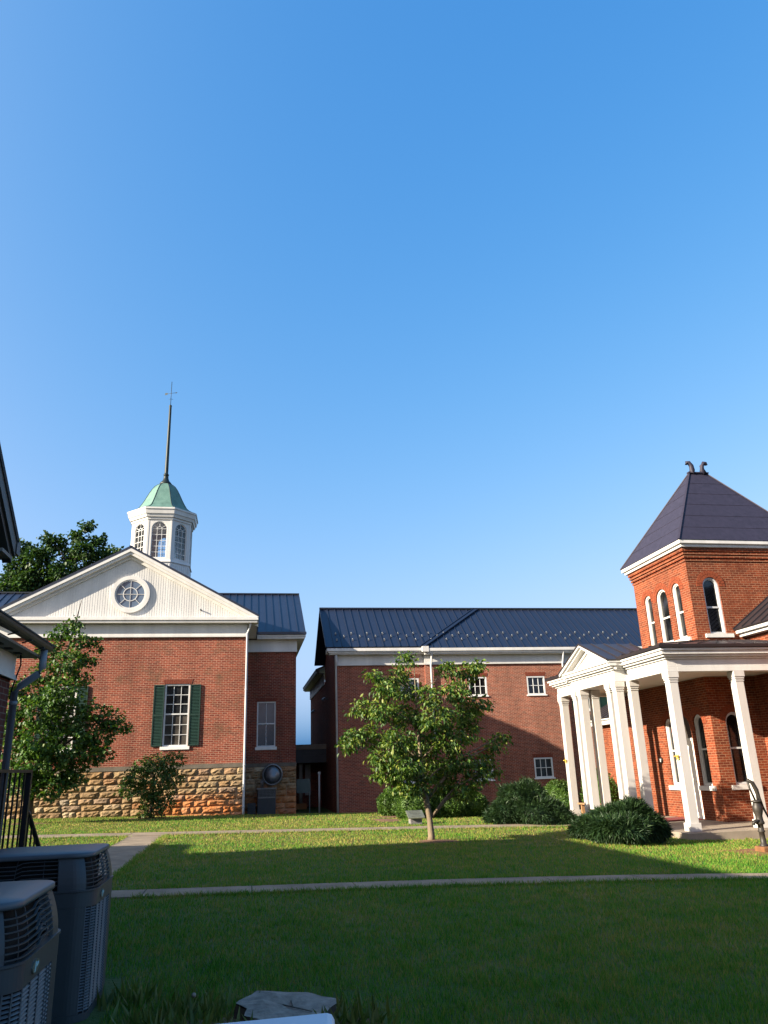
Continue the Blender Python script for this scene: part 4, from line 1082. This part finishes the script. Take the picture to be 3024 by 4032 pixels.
    b.prism(ov, lambda u, z: tuple(L+Vector((cx_-.004,u,z))), lambda u, z: tuple(L+Vector((cx_+.006,u,z))))
    bd = b.done('badge', M['badge'], R_)
    b = B(); ptl = [[(-.185,.765),(-.172,.772),(-.168,.808),(-.180,.800)], [(-.16,.782),(-.125,.792),(-.128,.802),(-.158,.796)]]
    for P in ptl: b.prism(P, lambda u, z: tuple(L+Vector((cx_+.006,u,z))), lambda u, z: tuple(L+Vector((cx_+.009,u,z))))
    b.done('emblem', M['badge_i'], bd)
    b = B(); b.box(L.x-.55, L.x+.55, L.y-.55, L.y+.55, L.z-.12, L.z-.003); pad = b.done('concrete_pad', M['conc'], None, (L.x, L.y, L.z-.1))
    return pad
pd = condenser((-1.53, 6.93, .075), 'dark grey air conditioner with slatted cap, the farther one, standing by the railing'); tag(pd, 'concrete pad under the farther air conditioner', 'concrete pad')
pd = condenser((-1.435, 4.52, .075), 'dark grey air conditioner with slatted cap, the nearer one cut off by the frame corner'); tag(pd, 'concrete pad under the nearer air conditioner', 'concrete pad')

# ------------------------------------------------------------------ small things
def stump():
    R_ = empty('tree_stump', (.33, 6.2, 0), 'low weathered grey tree stump with a sloping cut top in the front grass', 'tree stump')
    P = []; n = 30
    for k in range(n):
        a = 2*math.pi*k/n; r = 1+.10*math.sin(3*a+1)+.07*math.sin(7*a)+random.uniform(-.03, .03); P.append((.33+.34*r*math.cos(a), 6.22+.27*r*math.sin(a), 0))
    zt = lambda x, y: .12+.10*(y-6.0)-.05*(x-.33)+random.uniform(-.006, .006)
    b = B(); T = [b.b.verts.new((x, y, zt(x, y))) for x, y, _ in P]; Bm = [b.b.verts.new((.33+(x-.33)*1.14, 6.22+(y-6.22)*1.14, -.05)) for x, y, _ in P]
    for k in range(n): b.b.faces.new((T[k], Bm[k], Bm[(k+1)%n], T[(k+1)%n]))
    b.done('bark', M['bark_d'], R_)
    b = B(); C = b.b.verts.new((.36, 6.2, .13)); T = [b.b.verts.new((x, y, zt(x, y)+.003)) for x, y, _ in P]; I = [b.b.verts.new((.35+(x-.35)*.5, 6.2+(y-6.2)*.5, zt(x, y)+.012)) for x, y, _ in P]
    for k in range(n):
        j = (k+1) % n; b.b.faces.new((T[k], T[j], I[j], I[k])); b.b.faces.new((I[k], I[j], C))
    b.done('cut_top', M['stump_w'], R_)
    b = B(); b.bar((.18,6.33,.158), (.50,6.08,.128), .012, .004); b.bar((.36,6.38,.165), (.37,6.18,.148), .008, .004); b.done('crack', M['bark_d'], R_)
stump()
patch('bare_soil', (.15, 6.0), .75, .4, M['soil'])
def ledge():
    b = B(); b.hexa([(-1.0,2.62,.88),(.30,2.62,.88),(.325,3.0,.88),(-1.0,2.93,.88),(-1.0,2.62,.925),(.28,2.62,.925),(.318,3.0,.921),(-1.0,2.94,.925)])
    b.box(-.95, .22, 2.66, 2.86, .30, .879); b.box(.10, .20, 2.68, 2.84, -.1, .30); b.box(-.9, -.8, 2.68, 2.84, -.1, .30)
    o = b.done('cabinet', M['vinyl'], None, (-.3, 2.75, 0), bevel=.02); tag(o, 'white top of a low cabinet, just showing at the bottom edge', 'cabinet')
ledge()
def weeds():
    parts = []
    n = 700; c = np.array([(-.62, 6.3), (-.35, 6.0), (-.1, 5.75), (-.8, 6.9), (.75, 6.0), (-.3, 6.5)])[rng.integers(0, 6, n)]
    x = c[:, 0]+rng.normal(0, .14, n); y = c[:, 1]+rng.normal(0, .14, n); P = np.stack([x, y, np.zeros(n)], 1)
    D = rng.normal(size=(n, 3))*.45; D[:, 2] = 1; parts.append(leaves(P, D, rng.uniform(.06, .26, n), .035, .05))
    V, T = join(parts); o = link_mesh('weeds', tri_mesh('weeds', V, T, M['weed'])); o['kind'] = 'stuff'; tag(o, 'taller wild grass tufts round the stump and condensers', 'weeds')
weeds()
def dandelion():
    R_ = empty('seedhead_weed', (-.33, 6.1, 0), 'single tall weed with a round pale seedhead beside the condenser', 'weed')
    b = B(); b.tube([(-.33,6.1,.02),(-.32,6.1,.14),(-.30,6.1,.27)], [.005,.004,.003], 6); b.done('stem', M['weed'], R_)
    b = B(); bmesh.ops.create_icosphere(b.b, subdivisions=2, radius=.016, matrix=Matrix.Translation((-.30,6.1,.28))); b.done('seedhead', M['stump_w'], R_, smooth=True)
dandelion()
def marker():
    R_ = empty('plaque_marker', (5.55, 26.3, -.08), 'low stone marker with a slanted plaque in front of the boxwoods', 'marker')
    b = B(); b.box(5.36, 5.76, 26.2, 26.5, -.2, .17); b.done('pedestal', M['markerstone'], R_, bevel=.02)
    b = B(); b.hexa([(5.28,26.1,.10),(5.84,26.1,.10),(5.84,26.56,.30),(5.28,26.56,.30),(5.28,26.1,.14),(5.84,26.1,.14),(5.84,26.56,.34),(5.28,26.56,.34)]); p = b.done('plaque', M['marker'], R_, bevel=.01)
    b = B()
    for i in range(5):
        t = (i+.7)/5.6; y = 26.56-.46*t; z = .343-.2*t; w = .20 if i == 0 else random.uniform(.12, .2); b.bar((5.56-w,y,z), (5.56+w,y,z), .012, .004, (0,-.4,.9))
    b.done('lettering', M['iron'], p)
marker()
def pump():
    X, Y, G = 11.32, 16.6, -.33
    R_ = empty('hand_pump', (X, Y, G), 'old black cast iron hand water pump on a rusty concrete slab', 'water pump')
    b = B(); b.lathe([(.10,.1),(.085,.16),(.06,.18),(.058,.40),(.075,.41),(.075,.44),(.062,.45),(.06,.56),(.09,.57),(.10,.60),(.08,.66),(.075,.74),(.105,.84),(.11,.92),(.085,.99),(.07,1.02),(.12,1.03),(.12,1.06),(.05,1.07)], (X,Y,G), 18)
    b.done('barrel', M['iron'], R_)
    b = B(); b.tube([(X,Y-.03,G+.63),(X-.14,Y-.05,G+.64),(X-.19,Y-.06,G+.62),(X-.205,Y-.06,G+.565)], [.045,.035,.035,.042], 10); b.done('spout', M['iron'], R_)
    b = B(); b.tube([(X-.02,Y,G+1.06),(X-.10,Y,G+1.30),(X-.13,Y,G+1.46)], [.022,.022,.026], 8); b.tube([(X-.10,Y,G+1.52),(X-.13,Y,G+1.47)], .028, 8); b.done('piston_rod', M['iron'], R_)
    b = B(); b.tube([(X-.13,Y,G+1.50),(X-.02,Y,G+1.44),(X+.05,Y,G+1.28),(X+.08,Y,G+1.12),(X+.14,Y,G+.92),(X+.22,Y,G+.72),(X+.28,Y,G+.62)], [.032,.045,.05,.04,.026,.02,.022], 8)
    b.bar((X+.05,Y,G+1.02), (X+.06,Y,G+1.25), .05, .05); b.done('handle', M['iron'], R_)
    b = B(); b.box(X-.13, X+.22, Y-.16, Y+.18, G-.02, G+.12); b.done('pedestal', M['rust'], R_, bevel=.03)
    b = B(); b.box(X-.75, X+.75, Y-.62, Y+.62, G-.1, G+.015); o = b.done('concrete_slab', M['rust'], None, (X, Y, G), bevel=.02); tag(o, 'rusty orange concrete slab under the hand pump', 'slab')
pump()
def star(x, y, z, label):
    R_ = empty('star_ornament', (x, y, z), label, 'star', 'gold stars on the porch columns')
    b = B(); P = [((.13 if k % 2 == 0 else .055)*math.sin(math.pi*k/5), (.13 if k % 2 == 0 else .055)*math.cos(math.pi*k/5)) for k in range(10)]
    xf = lambda d: (lambda u, w: (x-.06-d, y+u*.9+.0, z+w))
    c0, c1 = b.b.verts.new((x-.085, y, z)), b.b.verts.new((x-.035, y, z)); V = [b.b.verts.new(xf(0)(*p)) for p in P]
    for k in range(10): b.b.faces.new((V[k], V[(k+1)%10], c0)); b.b.faces.new((V[(k+1)%10], V[k], c1))
    b.done('star', M['gold'], R_)
    b = B(); b.tube([(x+.005,y,z),(x-.05,y,z),(x-.14,y+.01,z+.02)], .014, 8); b.done('bracket', M['gold'], R_)
star(11.832, 20.45, 1.72, 'gold star on the nearest corner column of the porch'); star(11.832, 28.30, 1.72, 'gold star on the far end column of the porch')
def misc():
    b = B(); b.lathe([(.0,0),(.105,0),(.105,.05),(.09,.062),(.0,.064)], (0,0,0), 20); o = b.done('wall_fixture', M['black'], None)
    o.rotation_euler = (0, -math.pi/2, 0); o.location = (14.5, 26.23, 1.63); tag(o, 'round black wall fixture with a white square on the porch brick', 'wall fixture')
    b = B(); b.box(-.05,.05,-.05,.05,.064,.068); w = b.done('cover_plate', M['white'], None); w.parent = o
    b = B(); b.box(-.03,.008,-.022,.02,.068,.070); w2 = b.done('marking', M['panel'], None); w2.parent = w
    b = B(); b.box(13.0, 14.4, 24.0, 25.2, -.198, -.17); o = b.done('door_mat', M['mat'], None, (13.7, 24.6, -.2), bevel=.008); tag(o, 'dark red door mat on the porch floor', 'door mat')
    R_ = empty('bench', (12.3, 27.5, -.2), 'small brown wooden bench on the porch behind the columns', 'bench')
    b = B(); b.box(12.0, 12.42, 26.9, 28.15, .21, .26); b.done('seat', M['wood'], R_, bevel=.008)
    for y in (27.0, 27.98): b = B(); b.box(12.08, 12.34, y, y+.07, -.198, .21); b.done('leg', M['wood'], R_)
    R_ = empty('exhaust_fan', (1.33, 38.9, 1.57), 'round grey exhaust fan hood on the shaded stone wall', 'fan')
    b = B(); b.lathe([(.47,.0),(.49,.02),(.49,.16),(.44,.20),(.42,.17),(.40,.08),(.30,.08)], (1.33,38.92,1.57), 36, axis='y'); b.done('housing', M['steel'], R_)
    b = B(); b.lathe([(.37,.10),(.37,.16),(.30,.27),(.22,.32),(.0,.33)], (1.33,38.92,1.57), 32, axis='y'); b.done('hood', M['steel'], R_)
    R_ = empty('equipment_cabinet', (1.06, 38.4, -.1), 'dark old cooling cabinet with a wire grille against the stone wall below the fan', 'cabinet')
    b = B(); b.box(.64, 1.47, 38.05, 38.75, -.3, .94); b.done('body', M['boxgrey'], R_, bevel=.01)
    b = B(); b.box(.60, 1.51, 38.0, 38.8, .943, .99); b.box(.66, 1.45, 38.02, 38.05, .55, .60); b.done('trim', M['steel'], R_)
    b = B()
    for i in range(13): b.box(.67+.062*i, .678+.062*i, 38.025, 38.033, .60, .94)
    for i in range(5): b.box(.66, 1.45, 38.034, 38.042, .63+.065*i, .638+.065*i)
    b.done('grille', M['steel'], R_)
    b = B(); b.tube([(.80,38.7,.98),(.80,38.7,1.3),(.90,38.85,1.45)], .02, 6); b.tube([(.88,38.7,.98),(.88,38.7,1.3),(.96,38.88,1.42)], .02, 6); b.done('pipe', M['steel'], R_)
    b = B(); b.box(.2, .55, 38.1, 38.6, -.3, .35)
    for i in range(4): b.box(.18, .57, 38.07, 38.1, -.1+.12*i, -.06+.12*i)
    o = b.done('vent_box', M['boxgrey'], None, (.38, 38.3, -.2)); tag(o, 'small dark slatted box beside the downspout foot', 'box')
    R_ = empty('panel_sign', (2.85, 40, -.3), 'plain dark green panel on posts in the gap between the brick buildings', 'panel')
    b = B(); b.box(2.55, 3.16, 39.97, 40.0, .66, 1.31); b.done('panel', M['panel'], R_)
    b = B(); b.box(3.165, 3.215, 39.96, 40.01, -.6, 1.32); b.done('post', M['panel'], R_)
    b = B(); b.tube([(3.85,42,1.5),(3.85,42,-.4)], .05, 8); b.box(3.78,3.92,41.95,42.05,1.5,1.62); o = b.done('pipe', M['cream'], None, (3.85,42,-.4)); tag(o, 'pale vent pipe standing in the dark gap', 'pipe')
    R_ = empty('covered_walkway', (3.5, 46.2, -.5), 'flat roofed covered walkway linking the two brick buildings', 'walkway')
    b = B(); b.box(2.46, 4.63, 45.9, 49, 2.12, 2.50); b.box(2.46, 4.63, 45.93, 49, 2.503, 2.84); b.done('fascia', M['boxgrey'], R_)
    b = B(); b.box(2.46, 4.63, 45.88, 49, 2.843, 3.12); b.done('roof_edge', M['conc'], R_)
    b = B(); b.lathe([(.125,-.05),(.115,.3),(.11,2.1)], (3.19,46.3,0), 14); b.done('column', M['conc'], R_)
    b = B(); b.box(2.9, 3.5, 46.0, 46.6, -.9, -.06); b.done('pier', M['stone'], R_)
    b = B(); b.box(2.46, 4.63, 48.8, 48.95, -.9, 2.12); wl = b.done('back_wall', M['brick_court'], R_)
    for x in (2.75, 3.62): b = B(); b.box(x, x+.34, 48.72, 48.79, .3, 2.05); b.done('door', M['white2'], R_)
    for x, y, z, l in ((4.64, 44.8, 5.55, 'small dark floodlight on the shaded side wall, the higher one'), (4.64, 52.2, 5.4, 'small dark floodlight on the shaded side wall, the farther one')):
        R_ = empty('floodlight', (x, y, z), l, 'floodlight', 'floodlights on the side wall')
        b = B(); b.bar((x,y,z), (x-.16,y,z+.02), .05, .05); b.done('arm', M['boxgrey'], R_)
        b = B(); b.bar((x-.14,y,z+.06), (x-.34,y-.05,z-.08), .2, .14); b.done('lamp_head', M['steel'], R_, bevel=.02)
misc()

# ------------------------------------------------------------------ trees and shrubs
def cl(lst, Y, k):                        # (px, py, radius px, depth offset) measured on the photograph
    out = []
    for px, py, r, dy in lst:
        p = at(px, py, Y+dy); out.append((p.x, p.y, p.z, r*k*(Y+dy)/F_PX))
    return out
YD = 20.1; kx = 1.06
DOG = [(1600,2600,38,0),(1560,2660,50,.2),(1480,2660,38,.0),(1520,2720,55,-.3),(1610,2720,55,.3),(1770,2640,50,.2),(1850,2650,45,.4),(1870,2620,38,.1),(1800,2720,65,-.2),(1690,2740,55,-.4),
       (1420,2790,52,.1),(1500,2800,60,-.5),(1600,2820,75,.1),(1720,2830,80,-.6),(1830,2800,70,.3),(1880,2770,42,.0),(1390,2900,45,.1),(1370,2930,42,-.1),(1460,2900,62,.4),(1560,2920,75,-.7),(1660,2930,80,.5),(1770,2910,75,-.3),
       (1840,2880,55,.3),(1500,2990,55,-.3),(1600,3010,75,-.7),(1700,3020,75,.6),(1800,3000,65,-.2),(1900,2990,52,.2),(1955,2930,40,.0),(1975,2900,28,.0),(1880,3050,50,-.2),(1570,3060,55,-.3),(1500,3050,38,-.1),(1650,3090,55,-.4),(1750,3090,65,.2),(1830,3110,55,-.1),(1590,3110,38,-.3),(1930,3040,34,.2)]
bz = gz(4.6, YD)
tree('small_tree', 'small leafy green tree on a slim trunk standing alone in the lawn', (4.62, YD, bz), [(4.62,YD,bz-.05),(4.63,YD,bz+.12),(4.61,YD,bz+.5),(4.55,YD,bz+.95),(4.48,YD-.02,bz+1.3),(4.45,YD,bz+1.9),(4.42,YD+.05,bz+2.7),(4.40,YD,bz+3.5),(4.38,YD,bz+4.4)],
     [.115,.085,.075,.075,.06,.05,.035,.022,.01], cl(DOG, YD, .84), M['leaf_dog'], M['bark'], 13000, .125, .50, .75, cat='tree', sprig=8)
YM = 30.9
MAP = [(300,2455,30,0),(240,2490,48,.2),(310,2520,50,-.2),(350,2590,40,0),(200,2560,60,.3),(270,2600,70,-.4),(180,2650,70,.2),(320,2670,44,.3),(250,2720,85,-.5),(120,2720,70,.3),(70,2790,60,0),(160,2800,90,-.5),(270,2820,90,.2),(365,2800,48,-.3),(430,2830,60,.1),(480,2860,36,0),(390,2890,75,.3),
       (60,2880,75,.2),(150,2910,95,-.6),(260,2930,100,-.3),(350,2960,70,.2),(400,2960,45,-.2),(50,2970,75,.1),(130,3010,90,-.5),(220,3030,85,.1),(300,3040,55,.3),(50,3060,65,0),(110,3090,70,-.3),(190,3100,65,-.4),(260,3080,48,.1),(20,2700,50,.2),(370,2540,34,0),(10,2850,70,.3)]
bz = gz(-7.6, YM)+.05
tree('maple_tree', 'leafy maple tree in front of the red brick courthouse at left', (-7.55, YM, bz), [(-7.55,YM,bz-.1),(-7.52,YM,bz+.2),(-7.5,YM,bz+1.0),(-7.4,YM,bz+2.0),(-7.2,YM,bz+3.6),(-6.9,YM,bz+5.2),(-6.6,YM,bz+6.8),(-6.4,YM,bz+8.0)],
     [.17,.13,.12,.11,.09,.06,.035,.012], cl(MAP, YM, .84), M['leaf_map'], M['bark_d'], 14500, .14, .85, .35, sprig=8)
YS = 33.0
SH = [(610,3000,45,0),(560,3020,42,.1),(660,3010,45,.1),(690,2990,36,-.1),(540,3060,48,-.1),(620,3060,50,-.3),(680,3060,42,.2),(510,3110,38,0),(580,3110,48,-.2),(640,3120,48,.1),(600,3160,40,-.1),(500,3085,28,.1),(655,3165,32,-.1),(575,3195,30,-.1),(620,3200,30,-.2)]
bz = gz(-3.6, YS)
tree('shrub', 'tall loose green shrub growing against the stone base below the shuttered window', (-3.55, YS, bz), [(-3.55,YS,bz-.1),(-3.55,YS,bz+.2),(-3.53,YS,bz+.5),(-3.5,YS,bz+1.0),(-3.45,YS,bz+1.8)], [.07,.06,.05,.04,.015], cl(SH, YS, .9), M['leaf_shr'], M['bark_d'], 4200, .12, .60, .5, cat='shrub')
YB = 64
BG1 = [(340,2075,26,0),(300,2110,30,0),(380,2130,34,.3),(330,2170,48,-.5),(400,2200,44,.3),(280,2190,40,.8),(220,2140,42,.4),(190,2120,26,0),(150,2190,56,-.4),(80,2160,42,.2),(250,2250,60,-.5),(340,2260,70,.6),(160,2270,65,.3),(70,2230,50,.4),(90,2290,60,-.3),(40,2280,42,.3),(30,2330,50,0),(200,2340,75,.8),(110,2360,70,.1),(300,2340,70,.1),(40,2390,60,0),(400,2270,40,.4)]
BG2 = [(450,2170,26,0),(470,2200,30,.2),(430,2230,44,-.3),(480,2260,40,.2),(440,2300,60,.2)]
tree('background_tree', 'large dark green tree rising behind the courthouse roof at the left edge', (-15.5, YB, 0), [(-15.5,YB,0),(-15.4,YB,6),(-15.2,YB,10),(-15,YB,14),(-14.5,YB,18)], [.5,.42,.34,.22,.08], cl(BG1, YB, .80), M['leaf_bg'], M['bark_d'], 13000, .34, .75, .25, 'trees behind the courthouse')
tree('background_tree', 'treetop just peeking over the courthouse gable beside the cupola', (-11.6, YB+6, 0), [(-11.6,YB+6,0),(-11.5,YB+6,8),(-11.2,YB+6,16),(-11,YB+6,19)], [.45,.35,.2,.08], cl(BG2, YB+6, .92), M['leaf_bg'], M['bark_d'], 2600, .34, .75, .25, 'trees behind the courthouse')

def boxwood(name, label, balls, n, size, mat, cat='bush', group=None, long=False, core=True):
    parts = []; c0 = balls[0]; base = (c0[0], c0[1], gz(c0[0], c0[1]))
    R_ = empty(name, base, label, cat, group)
    tot = sum(b[3]*b[4] for b in balls); cb = B()
    for (x, y, z, r, h) in balls:
        k = int(n*r*h/tot); d = unit(rng.normal(size=(k, 3)))
        lump = 1+(.12 if long else .06)*np.sin(d[:, 0]*5+d[:, 2]*4+x*3)+(.10 if long else .06)*np.sin(d[:, 1]*6-d[:, 2]*5+y*3)+.05*np.sin(d[:, 0]*13+y)*np.sin(d[:, 2]*11+x)+np.where(rng.random(k) < .05, rng.uniform(.03, .18, k), 0)
        rad = (lump*rng.uniform(.86, 1.03, k))[:, None]
        P = np.array((x, y, z))+d*rad*np.array((r, r, h))
        if long: 
            D = d*.9+rng.normal(size=(k, 3))*.45; D[:, 2] -= .28; sz = size*rng.uniform(.6, 1.5, k); parts.append(leaves(P, D, sz, sz*.13, .12, np.tile((0, 0, 1.0), (k, 1))+rng.normal(size=(k, 3))*.4))
        else:
            D = d*.8+rng.normal(size=(k, 3))*.7; sz = size*rng.uniform(.7, 1.3, k); parts.append(leaves(P, D, sz, sz*.62, .2))
        bmesh.ops.create_icosphere(cb.b, subdivisions=3, radius=1, matrix=Matrix.Translation((x, y, z)) @ Matrix.Diagonal((r*.86, r*.86, h*.86, 1)))
    V, T = join(parts); k = V[:, 2] < -9; link_mesh('foliage', tri_mesh('foliage', V, T, mat), R_)
    cb.done('inner_growth', mat, R_)
    return R_
def bush_at(px, py_top, py_bot, rpx, Y):
    t = at(px, py_top, Y); bt = at(px, py_bot, Y); r = rpx*Y/F_PX; h = (t.z-bt.z)*.56
    return (t.x, Y, t.z-h, r, h)
boxwood('boxwood_bush', 'clipped round green bush nearest the mid wall, leftmost of the row', [bush_at(1535,3108,3215,46,31.5)], 4000, .075, M['leaf_box'], group='clipped bushes along the wall')
boxwood('boxwood_bush', 'large bright clipped bush behind the plaque marker', [bush_at(1625,3100,3235,72,29.6), bush_at(1680,3120,3235,50,29.8)], 8000, .07, M['leaf_box'], group='clipped bushes along the wall')
boxwood('boxwood_bush', 'shaded clipped bush just right of the small tree trunk', [bush_at(1760,3105,3232,62,29.8), bush_at(1720,3130,3235,45,29.7)], 6500, .07, M['leaf_box'], group='clipped bushes along the wall')
boxwood('boxwood_bush', 'round clipped bush between the tree and the spreading evergreen', [bush_at(1855,3118,3225,60,30.2)], 5500, .07, M['leaf_box'], group='clipped bushes along the wall')
boxwood('boxwood_bush', 'tall clipped bush rising beside the far porch column', [bush_at(2195,3075,3190,62,31.8), bush_at(2230,3130,3210,42,30.5)], 6500, .07, M['leaf_box'], group='clipped bushes along the wall')
boxwood('boxwood_bush', 'dark clipped bush seen between the porch columns', [(15.0-.9,30.6,.35,.75,.95),(14.4,31.6,.2,.7,.8)], 5500, .07, M['leaf_box'], group='clipped bushes along the wall')
def yew(name, label, L, n):
    return boxwood(name, label, L, n, .15, M['leaf_yew'], 'shrub', 'spreading evergreen shrubs by the porch', True)
yew('evergreen_shrub', 'spreading evergreen shrub with feathery tiers left of the porch', [bush_at(2050,3085,3240,85,25.8), bush_at(1985,3160,3250,62,25.5), bush_at(2110,3150,3255,95,25.2), bush_at(1960,3200,3250,42,25.4), bush_at(2190,3190,3258,70,24.9)], 34000)
yew('evergreen_shrub', 'dark low spreading evergreen shrub in front of the porch columns', [bush_at(2470,3166,3285,72,19.3), bush_at(2400,3184,3285,62,19.5), bush_at(2540,3206,3288,56,19.1), bush_at(2330,3218,3280,46,19.9), bush_at(2440,3222,3300,92,18.8), bush_at(2590,3240,3290,30,19.0), bush_at(2285,3246,3276,30,20.1), bush_at(2375,3230,3296,48,18.9), bush_at(2515,3170,3280,36,19.6)], 44000)
